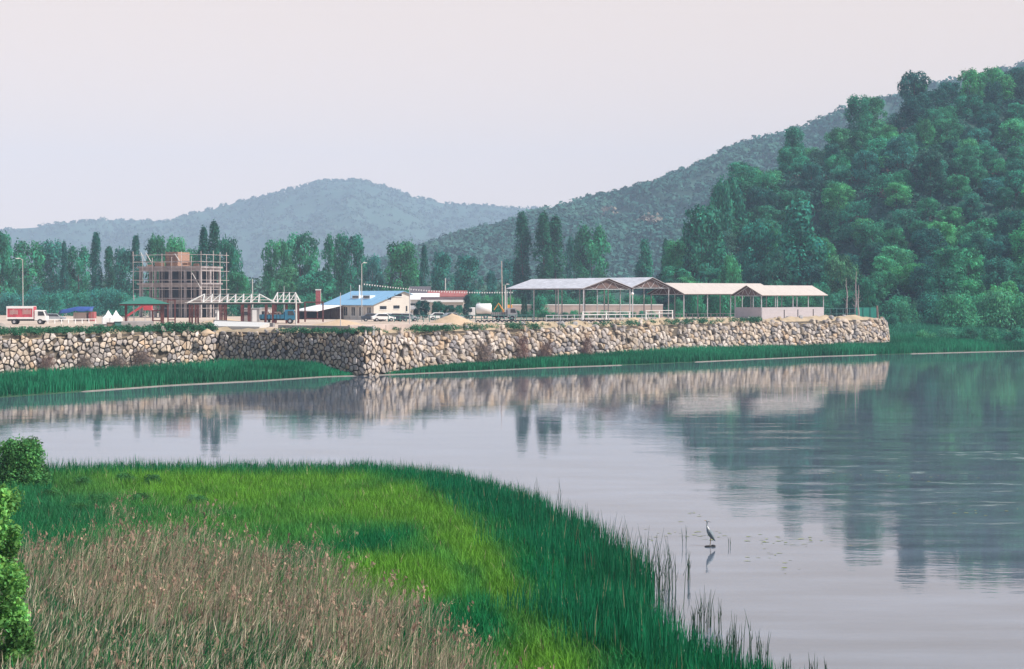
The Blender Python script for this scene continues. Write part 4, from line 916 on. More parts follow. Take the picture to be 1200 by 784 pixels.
b = MB(); b.b3(-LB * 0.75, -LB * 0.52, 3, WB - 1.5, 0, 9.3); b.b3(-LB * 0.98, -LB * 0.76, WB - 0.4, WB - 0.2, 0, 9.3); b.b3(-LB * 0.5, -LB * 0.02, WB - 0.4, WB - 0.2, 0, 6.0); b.b3(-LB * 0.98, -0.3, WB - 0.5, WB - 0.41, 0, 9.2)
M['innerdark'] = mat('shaded_interior', (0.055, 0.055, 0.065), 0.9, 0.3, 1.0); b.build('inner_wall', M['innerdark'], eb)  # interior shade put into the dark wall colour; full back sheet closes the view
# parapet rubble/formwork on roof and timber box
b = MB(); b.b3(-LB * 0.62, -LB * 0.42, 1.0, 5, 10.2, 13.0); bx = b.build('timber_box', M['wood'], eb)
b = MB()
for k in range(5): b.b3(-LB * 0.62 - 0.06, -LB * 0.42 + 0.06, 0.9, 0.985, 10.5 + k * 0.55, 10.58 + k * 0.55)
for k in range(4): b.b3(-LB * 0.62 + k * LB * 0.065, -LB * 0.62 + k * LB * 0.065 + 0.1, 0.8, 0.89, 10.2, 13.2)
b.build('formwork_rib', M['post'], bx)
b = MB()
for k in range(12):
    x = -random.uniform(0.3, LB - 0.3); b.box((x, random.uniform(-0.2, 0.4), 10.2 + random.uniform(0.1, 0.5)), (random.uniform(0.5, 1.6), 0.15, random.uniform(0.3, 0.8)), random.uniform(-0.3, 0.3))
b.build('roof_formwork', M['wood'], eb)
b = MB(); b.b3(-LB, -LB + 0.02 + 5.0, -1.28, -1.25, 0.2, 0.8); 
es = empty('scaffolding', eb.location, -rb, 'tubular metal scaffolding around the unfinished concrete building', 'scaffolding')
for y, xs_ in ((-1.2, np.linspace(-LB - 0.9, 1.0, 8)),):
    for x in xs_:
        MB().tube((x, y, 0), (x, y, random.uniform(11.5, 13.2)), 0.06, n=5).build('scaffold_pole', M['pipe'], es)
for y in np.linspace(0.4, WB + 0.8, 4): MB().tube((1.2, y, 0), (1.2, y, random.uniform(11.8, 13.4)), 0.06, n=5).build('scaffold_pole', M['pipe'], es)
for z in (1.9, 3.8, 5.6, 7.4, 9.2, 11.0, 12.4):
    MB().tube((-LB - 0.9 - random.random(), -1.27, z), (1.3, -1.27, z), 0.045, n=5).build('scaffold_rail', M['pipe'], es)
    MB().tube((1.27, -1.3, z), (1.27, WB + 1.6, z), 0.045, n=5).build('scaffold_rail', M['pipe'], es)
for (x0, z0, x1, z1) in ((-LB + 2.5, 10.2, -LB + 0.8, 12.9), (-LB + 3.8, 10.2, -LB + 2.0, 12.9), (-3.4, 10.2, -5.3, 12.6), (-LB - 1.2, 0, -LB + 1.2, 3.8), (0.9, 5.6, -1.5, 9.2)):
    MB().tube((x0, -1.0, z0), (x1, -1.0, z1), 0.07, n=5).build('scaffold_brace', M['truss'], es)
for z in (3.9, 7.5, 11.1): MB().b3(-LB - 0.8, 0.9, -1.15, -0.65, z, z + 0.07).build('walkway_board', M['post'], es)

# green-roofed pavilion
def pavilion(px, Y, wpx, ridge, eave, label):
    wd = wpx * Y / F; hz, ez = ztop(ridge, Y), ztop(eave, Y)
    e_ = empty('pavilion', base_at(px, Y), 0.25, label, 'pavilion'); k = wd / 2.3
    for a in (-1, 1):
        for c in (-1, 1):
            MB().b3(a * k * 0.80 - 0.14, a * k * 0.80 + 0.14, c * k * 0.62 - 0.14, c * k * 0.62 + 0.14, 0, ez).build('post', M['brownpaint'], e_)
    b = MB(); b.add([(-k * 1.1, -k * 0.9, ez), (k * 1.1, -k * 0.9, ez), (k * 1.1, k * 0.9, ez), (-k * 1.1, k * 0.9, ez), (-k * 0.14, 0, hz), (k * 0.14, 0, hz)], [(0, 1, 5, 4), (1, 2, 5), (2, 3, 4, 5), (3, 0, 4), (3, 2, 1, 0)])
    b.build('roof', M['green'], e_)
    b = MB()
    for c in (-1, 1): b.b3(-k * 1.06, k * 1.06, c * k * 0.84 - 0.06, c * k * 0.84 + 0.06, ez - 0.24, ez - 0.01)
    for c in (-1, 1): b.b3(c * k * 1.02 - 0.06, c * k * 1.02 + 0.06, -k * 0.775, k * 0.775, ez - 0.24, ez - 0.01)
    b.build('eaves_beam', M['brownpaint'], e_)
    b = MB()
    for c in (-1,): b.b3(-k * 0.75, -k * 0.2, c * k * 0.62 - 0.05, c * k * 0.62 + 0.05, 0.45, 0.95)
    return e_
pavilion(169, 252, 60, 347.5, 356, 'small open pavilion with a green hipped roof and red-brown posts')
e = empty('concrete_plinth', base_at(160, 244), 0.25, 'grey concrete base under the green pavilion', 'plinth'); MB().b3(-2.3, 2.3, -1.5, 1.8, -0.1, 0.75).build('slab', M['conc'], e)
# brown timber frames right of the pavilion
def frame_gate(px, Y, wd, h, rz, label):
    e_ = empty('garden_pergola', base_at(px, Y), rz, label, 'frame', 'red-brown frames by the pavilions')
    for s in (-1, 1): MB().b3(s * wd / 2 - 0.11, s * wd / 2 + 0.11, -0.11, 0.11, 0, h).build('post', M['brownpaint'], e_)
    b = MB().b3(-wd / 2 - 0.112, wd / 2 + 0.112, -0.112, 0.112, h + 0.002, h + 0.2); b.build('crossbar', M['brownpaint'], e_); MB().b3(-wd / 2 + 0.112, wd / 2 - 0.112, -0.06, 0.06, 0.5, 0.65).build('lower_rail', M['brownpaint'], e_)
frame_gate(184, 262, 1.3, 2.0, 0, 'low red-brown timber frame just right of the green pavilion')
frame_gate(201, 270, 1.1, 3.6, 0.2, 'tall narrow red-brown frame between the two pavilions')

# pavilion frames under construction: posts and bare trusses
def truss_hall(px0, px1, Y, eave, ridge, rz, dep, nb_, label, postx):
    p = base_at(px0, Y); L = (px1 - px0) * Y / F / math.cos(rz) * 0.98; ez = ztop(eave, Y); hz = ztop(ridge, Y)
    e_ = empty('unroofed_pavilion', p, rz, label, 'pavilion', 'unroofed pavilion frames')
    for t in postx:
        for y in (0.3, dep - 0.3): MB().b3(L * t - 0.13, L * t + 0.13, y - 0.13, y + 0.13, 0, ez).build('post', M['brownpaint'], e_)
    b = MB()
    for y in (0.3, dep - 0.3): b.b3(0, L, y - 0.12, y + 0.12, ez + 0.002, ez + 0.26)
    b.build('wall_plate', M['dark'], e_)
    ex = min(dep * 0.5, L * 0.18)
    top0, top1 = ex, L - ex
    b = MB()
    for z_, f in ((0.28, 0), (0.5, 0.33), (0.75, 0.66), (1, 1)):
        for s in (0, 1):
            y = dep / 2 + (dep / 2 + 0.5) * (1 - f) * (1 if s else -1); b.tube((ex * f - 0.4 * (1 - f), y, ez + 0.3 + (hz - ez) * f), (L - ex * f + 0.4 * (1 - f), y, ez + 0.3 + (hz - ez) * f), 0.06, n=4)
    b.build('purlin', M['truss'], e_)
    for k in range(nb_ + 1):
        x = top0 + (top1 - top0) * k / nb_; b = MB()
        for s in (-1, 1): b.tube((x, dep / 2 + s * (dep / 2 + 0.5), ez + 0.3), (x, dep / 2, hz + 0.3), 0.085, n=4)
        b.tube((x, -0.4, ez + 0.32), (x, dep + 0.4, ez + 0.32), 0.06, n=4); b.tube((x, dep / 2, ez + 0.3), (x, dep / 2, hz + 0.3), 0.05, n=4)
        if k < nb_: b.tube((x, -0.4, ez + 0.35), (x + (top1 - top0) / nb_, dep / 2, hz + 0.25), 0.05, n=4)
        b.build('roof_truss', M['truss'], e_)
    for cx_ in (0, L):
        for y in (-0.4, dep / 2, dep + 0.4):
            b = MB(); b.tube((cx_, y, ez + 0.3), (top0 if cx_ == 0 else top1, dep / 2, hz + 0.3), 0.085, n=4); b.build('hip_rafter', M['truss'], e_)
truss_hall(220, 322, 262, 357, 347, 0.10, 5.0, 7, 'long unroofed pavilion frame with pale steel trusses on brown posts', (0.02, 0.09, 0.37, 0.42, 0.62, 0.70, 0.90, 0.98))
truss_hall(319, 352, 272, 357, 345, 0.10, 4.5, 3, 'short unroofed pavilion frame with zigzag trusses behind the blue lorry', (0.1, 0.5, 0.92))

# portable cabin and white panel
def cabin(px0, px1, Y, top, m, name, label, cat, dep=2.5, rz=0.0):
    p = base_at(px0, Y); L = (px1 - px0) * Y / F; h = ztop(top, Y); e_ = empty(name, p, rz, label, cat)
    MB().b3(0, L, 0, dep, 0.1, h - 0.1).build('wall', m, e_); MB().b3(-0.08, L + 0.08, -0.08, dep + 0.08, h - 0.1, h).build('roof', M['steel'], e_)
    d_ = MB().b3(L * 0.6, L * 0.85, -0.05, 0.0, 0.12, min(h - 0.3, 2.1)).build('door', M['white'], e_); b = MB().b3(L * 0.15, L * 0.42, -0.04, 0.0, h * 0.5, h * 0.75).build('window', M['glass'], e_); return e_
cabin(283, 304, 280, 361, M['conc'], 'site_cabin', 'grey site cabin under the bare trusses', 'cabin'); cabin(304.5, 318, 286, 360.5, M['cream'], 'site_cabin', 'cream site cabin right of the grey one', 'cabin')
cabin(252, 256, 272, 363, M['white'], 'portable_toilet', 'small narrow white portable toilet below the trusses', 'toilet', 1.0)
# red playground slide
e = empty('playground_slide', base_at(146, 290), 0.0, 'red playground slide behind the green pavilion', 'slide')
b = MB(); b.slab([(0, 0, 0.9), (0, 0.9, 0.9), (3.2, 0.9, 2.9), (3.2, 0, 2.9)], 0.35); b.build('chute', M['slide'], e)
b = MB(); b.b3(3.21, 4.6, -0.1, 1.0, 1.9, 3.1); b.build('platform', M['slide'], e)
for x, h in ((0.5, 0.9), (3.4, 1.9), (4.4, 1.9)): MB().tube((x, 0.45, 0), (x, 0.45, h), 0.07).build('leg', M['steel'], e)
# twin peaked white tents
for px, Y, lab in ((127, 268, 'white peaked tent, the left of two'), (136, 266, 'white peaked tent, the right of two')):
    e = empty('peaked_tent', base_at(px, Y), 0.3, lab, 'tent', 'white peaked tents'); k = 0.95
    MB().add([(-k, -k, 0.9), (k, -k, 0.9), (k, k, 0.9), (-k, k, 0.9), (0, 0, 2.15), (-.45, -.45, 1.35), (.45, -.45, 1.35), (.45, .45, 1.35), (-.45, .45, 1.35)],
             [(0, 1, 6, 5), (1, 2, 7, 6), (2, 3, 8, 7), (3, 0, 5, 8), (5, 6, 4), (6, 7, 4), (7, 8, 4), (8, 5, 4)]).build('canopy', M['white'], e)
    MB().b3(-k, k, -k, k, 0.0, 0.88).build('skirt', M['white'], e)
# crates and barrels near them
for px, y, m, lab, nm, wd, h in ((120, 384, 'conc', 'grey block of concrete left of the plinth', 'concrete_block', 2.2, 0.8), (131, 385, 'post', 'brown wooden crate pile beside the plinth', 'wooden_crate', 1.2, 1.1), (138, 385, 'greenrail', 'dark barrel-sized crate against the plinth', 'dark_crate', 0.8, 1.2)):
    p = G(px, y + 3, YZ); e = empty(nm, p, 0.3, lab, 'crate'); MB().b3(-wd / 2, wd / 2, -0.5, 0.5, 0, h).build('box', M[m], e, bevel=0.04)
    MB().b3(-wd / 2 - 0.03, wd / 2 + 0.03, -0.53, 0.53, h - 0.12, h - 0.04).build('band', M['dark'], e)

# blue-roofed house (grid aligned)
Yh = 307; eh = empty('blue_roofed_house', base_at(438, Yh), RZ, 'single storey cream house with a long blue metal roof', 'house')
LH, WH = 17.4, 7.9; ze = ztop(356.5, Yh); zr = ztop(340.8, Yh + 4); zf = zr - 0.55
# x = along gable (u), y = along facade going back-left (v)
MB().prism([(0, 0), (WH, 0), (WH, zf - 0.05), (WH * 0.8, zr - 0.12), (0, ze - 0.12)], 0, LH).build('wall', M['cream'], eh)
rf = MB().slab([(-0.6, -0.35, ze - 0.15), (WH * 0.8, -0.35, zr), (WH * 0.8, LH + 0.4, zr), (-0.6, LH + 0.4, ze - 0.15)], 0.1)
rf.slab([(WH * 0.8, -0.35, zr), (WH + 0.4, -0.35, zf - 0.1), (WH + 0.4, LH + 0.4, zf - 0.1), (WH * 0.8, LH + 0.4, zr)], 0.1); rf = rf.build('roof', M['blueroof'], eh)
for y0, y1 in ((5.2, 7.6), (9.0, 11.4)):
    sl_ = (zr - ze) / (WH * 0.8); x0 = 2.7
    s_ = MB().b3(x0 - 0.25, x0 + 0.9, y0, y1, ze + x0 * sl_ - 0.1, ze + x0 * sl_ + 0.55).build('dormer', M['white'], rf)
    MB().b3(x0 - 0.29, x0 - 0.255, y0 + 0.15, y1 - 0.15, ze + x0 * sl_ + 0.08, ze + x0 * sl_ + 0.46).build('dormer_opening', M['glass'], s_)
for k in range(6):
    y0 = 1.0 + k * 2.7; wn = MB().b3(-0.05, 0.0, y0, y0 + 1.15, 0.7, 2.25).build('window', M['glass'], eh); b = MB(); b.b3(-0.07, -0.052, y0 + 0.53, y0 + 0.60, 0.7, 2.25); b.b3(-0.09, -0.0, y0 - 0.1, y0 + 1.25, 0.58, 0.68); b.build('window_frame', M['white'], wn)
for k in range(7):
    y0 = 0.4 + k * 2.7; MB().b3(-0.14, -0.0, y0 - 0.15, y0 + 0.15, 0, ze - 0.3).build('pilaster', M['cream'], eh)
for (x0, x1, z0, z1) in ((1.3, 2.7, 1.9, 2.5), (4.2, 5.5, 2.0, 2.6), (2.9, 3.7, 3.6, 4.1), (4.4, 6.0, 4.25, 4.7), (6.9, 7.2, 1.5, 2.5)):
    wn = MB().b3(x0, x1, -0.05, 0.0, z0, z1).build('window', M['glass'], eh); MB().b3(x0 - 0.08, x1 + 0.08, -0.09, 0.0, z0 - 0.12, z0 - 0.003).build('window_sill', M['white'], wn)
MB().tube((3.2, 10, zr - 1.2), (3.2, 10, zr + 1.1), 0.12).build('flue_pipe', M['white'], eh)
# low white-roofed shelter left of it
Yw = 312; ew = empty('white_roofed_shelter', base_at(372, Yw), RZ, 'low dark shelter under a white sloping sheet roof', 'shed')
b = MB(); b.slab([(-0.3, -0.3, ztop(364, Yw)), (5.5, -0.3, ztop(357, Yw)), (5.5, 8.5, ztop(357, Yw)), (-0.3, 8.5, ztop(364, Yw))], 0.15); b.build('roof', M['white'], ew)
for x in (0, 5.2):
    for y in (0, 4, 8): MB().b3(x - 0.08, x + 0.08, y - 0.08, y + 0.08, 0, 1.6 + (1.1 if x else 0)).build('post', M['brownpaint'], ew)
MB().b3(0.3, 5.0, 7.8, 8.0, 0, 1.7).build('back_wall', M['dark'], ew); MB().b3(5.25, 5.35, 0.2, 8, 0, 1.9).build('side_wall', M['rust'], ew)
# second frame beside it
frame_gate(368, 285, 3.0, 3.2, 0, 'wide brown frame in front of the white-roofed shelter')
# chimney
e = empty('chimney_stack', base_at(373, 325), 0, 'red brick chimney stack behind the white-roofed shelter', 'chimney'); MB().box((0, 0, 2.7), (0.95, 0.95, 5.4), 0, 0.9).build('shaft', M['brickred'], e); MB().box((0, 0, 5.48), (1.0, 1.0, 0.2)).build('cap', M['white'], e)
b = MB(); b.b3(0.485, 0.50, -0.2, 0.2, 0, 5.2); b.build('flue_strip', M['white'], e)

# buildings behind, right of the house
def house(px0, px1, Y, eave, ridge, dep, rz, wm_, rm, label, name='far_house', nwin=3):
    p = base_at(px0, Y); L = (px1 - px0) * Y / F; he, hr = ztop(eave, Y), ztop(ridge, Y); e_ = empty(name, p, rz, label, 'building')
    MB().prism([(0, 0), (dep, 0), (dep, he), (dep / 2, hr - 0.15), (0, he)], 0, L, 'x').build('wall', wm_, e_)
    b = MB(); b.slab([(-0.4, -0.5, he - 0.1), (L + 0.4, -0.5, he - 0.1), (L + 0.4, dep / 2, hr), (-0.4, dep / 2, hr)], 0.15); b.slab([(-0.4, dep / 2, hr), (L + 0.4, dep / 2, hr), (L + 0.4, dep + 0.5, he - 0.1), (-0.4, dep + 0.5, he - 0.1)], 0.15); b.build('roof', rm, e_)
    for k in range(nwin):
        x = L * (k + 0.5) / nwin; wn = MB().b3(x - 0.5, x + 0.5, -0.05, 0, he * 0.35, he * 0.75).build('window', M['glass'], e_); MB().b3(x - 0.6, x + 0.6, -0.1, 0, he * 0.3, he * 0.345).build('window_sill', M['white'], wn)
    return e_
house(482, 502, 352, 342.5, 335.5, 6, 0, M['white'], M['hanok'], 'white house with a dark tiled traditional roof behind the cream gable', 'tiled_house')
house(478, 512, 338, 350, 343.5, 6, 0, M['white'], M['white'], 'low building with a white sheet roof below the tiled house', 'white_shed')
house(503, 545, 345, 346.5, 340.5, 5, 0, M['cream'], M['redroof'], 'low building with a reddish roof behind the dark trees', 'red_roofed_house', 4)
e = house(495, 543, 330, 352.5, 348, 5, 0.02, M['cream'], M['darkroof'], 'long low building with a dark roof and white fascia', 'long_shed', 5)
MB().b3(-0.4, 8.3, -0.60, -0.515, 3.1, 3.55).build('fascia', M['white'], e)
house(475, 500, 325, 362, 358, 4, 0, M['white'], M['conc'], 'low white outbuilding at the foot of the cream gable', 'outbuilding', 3)

# trees in the yard near there
for px, top, wp, Y, c, lab in ((495, 352, 20, 305, (0.28, 0.35, 0.55), 'small dark round tree right of the cream house'), (513, 353, 16, 306, DK, 'small green tree beside the dark round one'), (547, 346, 9, 306, (0.35, 0.35, 0.5), 'narrow dark tree left of the white tank'), (526, 358, 18, 308, DK, 'low dark tree behind the sand heap'), (614, 345, 8, 318, (0.6, 0.45, 0.5), 'slim brownish tree at the left end of the open shed'), (538, 358, 12, 310, BL, 'low blue-green bush beside the narrow dark tree')):
    tree_px('broad' if wp > 10 else 'tall', 'yard_tree', px, top, wp, Y, c, lab, 'small trees in the yard')

# vehicles -------------------------------------------------------------
def wheels(e_, xs_, wy, r=0.42):
    for x in xs_:
        for y in (-wy, wy):
            t_ = MB().tube((x, y - 0.13, r), (x, y + 0.13, r), r, n=14).build('wheel', M['dark'], e_); MB().tube((x, y - 0.14 if y < 0 else y + 0.131, r), (x, y - 0.131 if y < 0 else y + 0.14, r), r * 0.5, n=10).build('rim', M['steel'], t_)
def lorry(px, Y, L, rz, cabm, body, bodym, label, name='cargo_lorry', cat='lorry', H=2.9):
    """length along +x, cab at +x"""
    e_ = empty(name, base_at(px, Y), rz, label, cat); cl = 1.75
    MB().b3(-L / 2, L / 2 - 0.3, -0.5, 0.5, 0.55, 0.8).build('chassis', M['dark'], e_)
    c_ = MB().prism([(L / 2 - cl, 0.6), (L / 2, 0.6), (L / 2 + 0.05, 1.25), (L / 2 - 0.35, 2.15), (L / 2 - cl, 2.2)], -0.95, 0.95).build('cab', cabm, e_, bevel=0.06)
    for s in (-1, 1): MB().prism([(L / 2 - 1.2, 1.35), (L / 2 - 0.2, 1.35), (L / 2 - 0.42, 2.0), (L / 2 - 1.2, 2.0)], s * 0.955, s * 0.975).build('side_window', M['glass'], c_)
    MB().add([(L / 2 + 0.045, -0.8, 1.32), (L / 2 + 0.045, 0.8, 1.32), (L / 2 - 0.31, 0.8, 2.09), (L / 2 - 0.31, -0.8, 2.09)], [(0, 1, 2, 3)]).build('windscreen', M['glass'], c_)
    for s in (-1, 1): MB().b3(L / 2 + 0.0, L / 2 + 0.06, s * 0.7 - 0.15, s * 0.7 + 0.15, 0.8, 1.0).build('headlight', M['white'], c_)
    MB().b3(L / 2 + 0.0, L / 2 + 0.12, -0.95, 0.95, 0.45, 0.62).build('bumper', M['steel'], c_)
    wheels(e_, (-L / 2 + 1.1, L / 2 - 0.9), 0.85)
    x0, x1 = -L / 2, L / 2 - cl - 0.12
    if body == 'box':
        b_ = MB().b3(x0, x1, -1.1, 1.1, 0.85, H).build('cargo_box', bodym, e_)
        b = MB()
        for s in (-1, 1):
            y0, y1 = (s * 1.13, s * 1.101) if s < 0 else (1.101, 1.13)
            b.b3(x0 - 0.02, x1 + 0.02, y0, y1, H - 0.3, H); b.b3(x0 - 0.02, x1 + 0.02, y0, y1, 0.85, 1.12)
            for x in (x0, x1 - 0.12): b.b3(x, x + 0.12, y0, y1, 1.121, H - 0.301)
        b.b3(x0, x1, -1.1, 1.1, H + 0.002, H + 0.05); b.build('box_trim', M['white'], b_)
        # faded lettering blocks: pale strokes on the red side
        b = MB(); r = random.Random(4)
        for k in range(2):
            for q in range(7): b.b3(x0 + 0.5 + k * (x1 - x0) * 0.48 + q * 0.18, x0 + 0.6 + k * (x1 - x0) * 0.48 + q * 0.18, -1.112, -1.102, 1.5 + 0.1 * r.random(), 2.15 + 0.25 * r.random())
        b.build('faded_print', M['pconc'], b_)
    elif body == 'bed':
        b_ = MB().b3(x0, x1, -1.05, 1.05, 0.82, 0.95); b_.b3(x0, x1, -1.09, -1.05, 0.80, 1.45); b_.b3(x0, x1, 1.05, 1.09, 0.80, 1.45); b_.b3(x0 - 0.04, x0, -1.05, 1.05, 0.80, 1.45); b_.b3(x1, x1 + 0.05, -1.05, 1.05, 0.8, 1.9); b_ = b_.build('flatbed', bodym, e_)
        b = MB()
        for k in range(7): b.b3(x0 + 0.2 + k * (x1 - x0 - 0.3) / 7, x0 + 0.27 + k * (x1 - x0 - 0.3) / 7, -1.12, -1.091, 0.8, 1.46)
        b.build('side_stake', M['dark'], b_)
    elif body == 'tank':
        b_ = MB().path([(x0, 0, 1.9), (x0 + 0.15, 0, 1.9), (x1 - 0.15, 0, 1.9), (x1, 0, 1.9)], [0.7, 1.0, 1.0, 0.7], 16).build('tank', bodym, e_, True); MB().tube((0, 0, 2.85), (0, 0, 3.05), 0.3, n=10).build('hatch', M['steel'], b_)
    return e_
lorry(32.5, 262, 5.9, 0.06, M['white'], 'box', M['red'], 'small cargo lorry with a red box body and white cab', H=2.75)
lorry(326, 268, 5.6, 0.05, M['lorry'], 'bed', M['lorry'], 'dark blue flatbed lorry loaded with scrap in front of the trusses')
b = MB(); r = random.Random(8)
for k in range(16): b.box((r.uniform(-1.9, 0.6), r.uniform(-0.7, 0.7), 1.3 + r.random() * 0.5), (r.uniform(0.3, 1.2), r.uniform(0.2, 0.5), r.uniform(0.15, 0.4)), r.random() * 3)
o = b.build('scrap_load', M['post']); o.location = base_at(326, 268); o.location.z += 0.0; o.rotation_euler = (0, 0, 0.05); tag(o, 'heap of brown scrap piled on the blue flatbed', 'load')
lorry(561, 318, 4.8, math.pi, M['white'], 'tank', M['white'], 'white lorry with a rounded tank body beyond the sand heap', 'tank_lorry')
lorry(591, 302, 4.4, 0.1, M['white'], 'bed', M['conc'], 'white pickup lorry parked left of the open sheds', 'pickup_lorry')
def car(px, Y, rz, paint, label):
    e_ = empty('parked_car', base_at(px, Y), rz, label, 'car', 'cars parked beside the cream house')
    prof = [(-2.0, 0.35), (2.0, 0.35), (2.05, 0.72), (1.1, 0.86), (0.55, 1.34), (-0.95, 1.38), (-1.6, 0.95), (-2.05, 0.88)]
    b_ = MB().prism(prof, -0.82, 0.82).build('body', paint, e_, bevel=0.07)
    for s in (-1, 1): MB().prism([(-1.35, 0.93), (0.9, 0.90), (0.5, 1.28), (-0.9, 1.31)], s * 0.822, s * 0.835).build('side_window', M['glass'], b_)
    MB().add([(1.07, -0.7, 0.885), (1.07, 0.7, 0.885), (0.585, 0.66, 1.32), (0.585, -0.66, 1.32)], [(0, 1, 2, 3)]).build('windscreen', M['glass'], b_)
    wheels(e_, (-1.25, 1.25), 0.76, 0.31)
    return e_
for k, (px, Y, m, lab) in enumerate(((437, 291, 'darkblue', 'dark parked car at the left end of the row by the cream gable'), (449, 290, 'white', 'white parked car in front of the cream gable'), (457, 296, 'white', 'white parked car half behind the first white one'), (466, 291, 'darkblue', 'dark parked car right of the white ones'), (477, 292, 'greycar', 'grey parked car by the thin pole'), (530, 300, 'greycar', 'grey parked car left of the sand heap top'), (515, 304, 'white', 'pale parked car below the dark trees'), (63, 288, 'greycar', 'grey parked car between the red lorry and blue tarpaulin'))):
    car(px, Y, 0.15 + 0.1 * (k % 3), M[m], lab)
e = empty('small_digger', base_at(595, 330), 0.2, 'orange piece of construction machinery behind the pickup', 'digger')
MB().b3(-1, 1, -0.6, 0.6, 0.7, 1.7).build('body', M['orange'], e, bevel=0.1); MB().b3(-0.2, 0.8, -0.5, 0.5, 1.71, 2.6).build('cab', M['orange'], e, bevel=0.08); MB().path([(-0.9, 0, 1.5), (-1.8, 0, 2.9), (-2.7, 0, 1.6)], [0.15, 0.13, 0.08], 6).build('arm', M['orange'], e)
for s in (-1, 1): MB().b3(-1.1, 1.1, s * 0.75 - 0.18, s * 0.75 + 0.18, 0, 0.68).build('track', M['dark'], e, bevel=0.15)

# blue tarpaulin shed on the left
e = empty('tarpaulin_shelter', base_at(69, 292), 0.04, 'low stall under a sagging dark blue tarpaulin', 'stall')
b = MB(); rr_ = []
for i in range(9):
    x = i * 0.72; rr_.append([(x, -0.6, 1.25 + 0.5 * min(1, i / 4) + 0.08 * math.sin(i * 2)), (x, 0.8, 1.9 + 0.6 * min(1, i / 4)), (x, 2.6, 2.0 + 0.5 * min(1, i / 4))])
tp = loft('tarpaulin', rr_, M['tarp'], e); md_ = tp.modifiers.new('thick', 'SOLIDIFY'); md_.thickness = 0.06
MB().b3(2.4, 4.6, 0.3, 2.3, 0, 1.5).build('goods_wall', M['pconc'], e); MB().b3(5.0, 5.9, 0.2, 2.3, 0, 1.6).build('goods_wall', M['brickred'], e)
for x in (0.1, 2.9, 5.6): MB().tube((x, -0.5, 0), (x, -0.5, 1.6), 0.05).build('post', M['post'], e)
# white guard rail left
def rail_fence(px0, Y0, px1, Y1, h, n, m, label, name='guard_rail', rails=(0.5, 1.0), post=0.06, z=YZ, group=None):
    a = base_at(px0, Y0, z); c = base_at(px1, Y1, z); d = c - a; L = d.length; e_ = empty(name, a, math.atan2(d.y, d.x), label, 'fence', group)
    for k in range(n + 1): MB().b3(L * k / n - post, L * k / n + post, -post, post, 0, h).build('post', m, e_)
    for f in rails: MB().b3(-0.1, L + 0.1, -post - 0.05, -post - 0.002, h * f - 0.09, h * f).build('rail', m, e_)
    return e_
rail_fence(56, 268, 112, 272, 0.75, 7, M['white'], 'low white rail between the red lorry and the tents', rails=(0.97,))
rail_fence(455, 284, 682, 296, 1.15, 34, M['greenrail'], 'long low dark rail along the yard behind the sand heap', rails=(0.45, 0.97), post=0.05)
rail_fence(640, 282, 868, 312, 1.2, 30, M['steel'], 'long grey pipe rail in front of the open sheds', rails=(0.5, 0.98), post=0.05)
rail_fence(683, 284, 738, 286, 1.75, 2, M['white'], 'white double rail before the twin shed', rails=(0.75, 0.99), post=0.09)
rail_fence(757, 292, 788, 294, 1.9, 2, M['white'], 'short white rail before the single shed', rails=(0.75, 0.99), post=0.07)
rail_fence(965, 318, 1026, 322, 2.0, 8, M['greenrail'], 'dark wire fence at the end of the yard', 'wire_fence', rails=(0.5, 1.0), post=0.05)
e = empty('mesh_fence', base_at(1003, 319), 0.05, 'bright green mesh sheeting on the fence at the wall end', 'fence'); MB().b3(0, 4.1, 0.0, 0.05, 0.1, 2.15).build('mesh_sheet', M['net'], e)
for k in range(4): MB().tube((k * 1.36, -0.04, 0), (k * 1.36, -0.04, 2.2), 0.05).build('post', M['greenrail'], e)
e = empty('timber_post', base_at(1029, 303), 0, 'weathered leaning timber post at the wall end', 'post'); MB().path([(0, 0, 0), (-0.2, 0, 2.6)], [0.2, 0.16], 7).build('shaft', M['post'], e)
for px, Y in ((919, 272), (935, 276), (953, 282), (974, 288), (992, 292)):
    e = empty('fence_post', base_at(px, Y, YZ + 0.1), 0, 'thin dark fence post standing on the top of the right stone wall', 'post', 'thin posts on the wall top'); MB().tube((0, 0, 0), (0, 0, 2.0), 0.07).build('shaft', M['dark'], e); MB().tube((0, 0, 2.0), (0, 0, 2.05), 0.09).build('cap', M['dark'], e)
e = empty('bench', base_at(953, 285, YZ + 0.1), 0.4, 'low dark bench near the wall top at the right', 'bench'); MB().b3(-1, 1, -0.2, 0.2, 0.4, 0.48).build('seat', M['dark'], e)
for s in (-0.8, 0.8): MB().b3(s - 0.05, s + 0.05, -0.18, 0.18, 0, 0.395).build('leg', M['dark'], e)
# half-buried tyres
for k in range(44):
    px = 560 + k * 5.2; Yk = 280 + k * 0.16; a0 = base_at(px, Yk); e = empty('half_buried_tyre', a0, random.uniform(-0.2, 0.2), 'dark tyre half buried upright in the row before the long rail', 'tyre', 'half-buried tyres along the rail')
    if k == 0:
        b = MB(); b.path([(0.30 * math.cos(t), 0, 0.30 * math.sin(t)) for t in np.linspace(-0.15, math.pi + 0.15, 10)], [0.11] * 10, 7); tyre_me = b.mesh('tyre_ring', M['dark'])
    a = bpy.data.objects.new('tyre_ring', tyre_me); link(a, e)

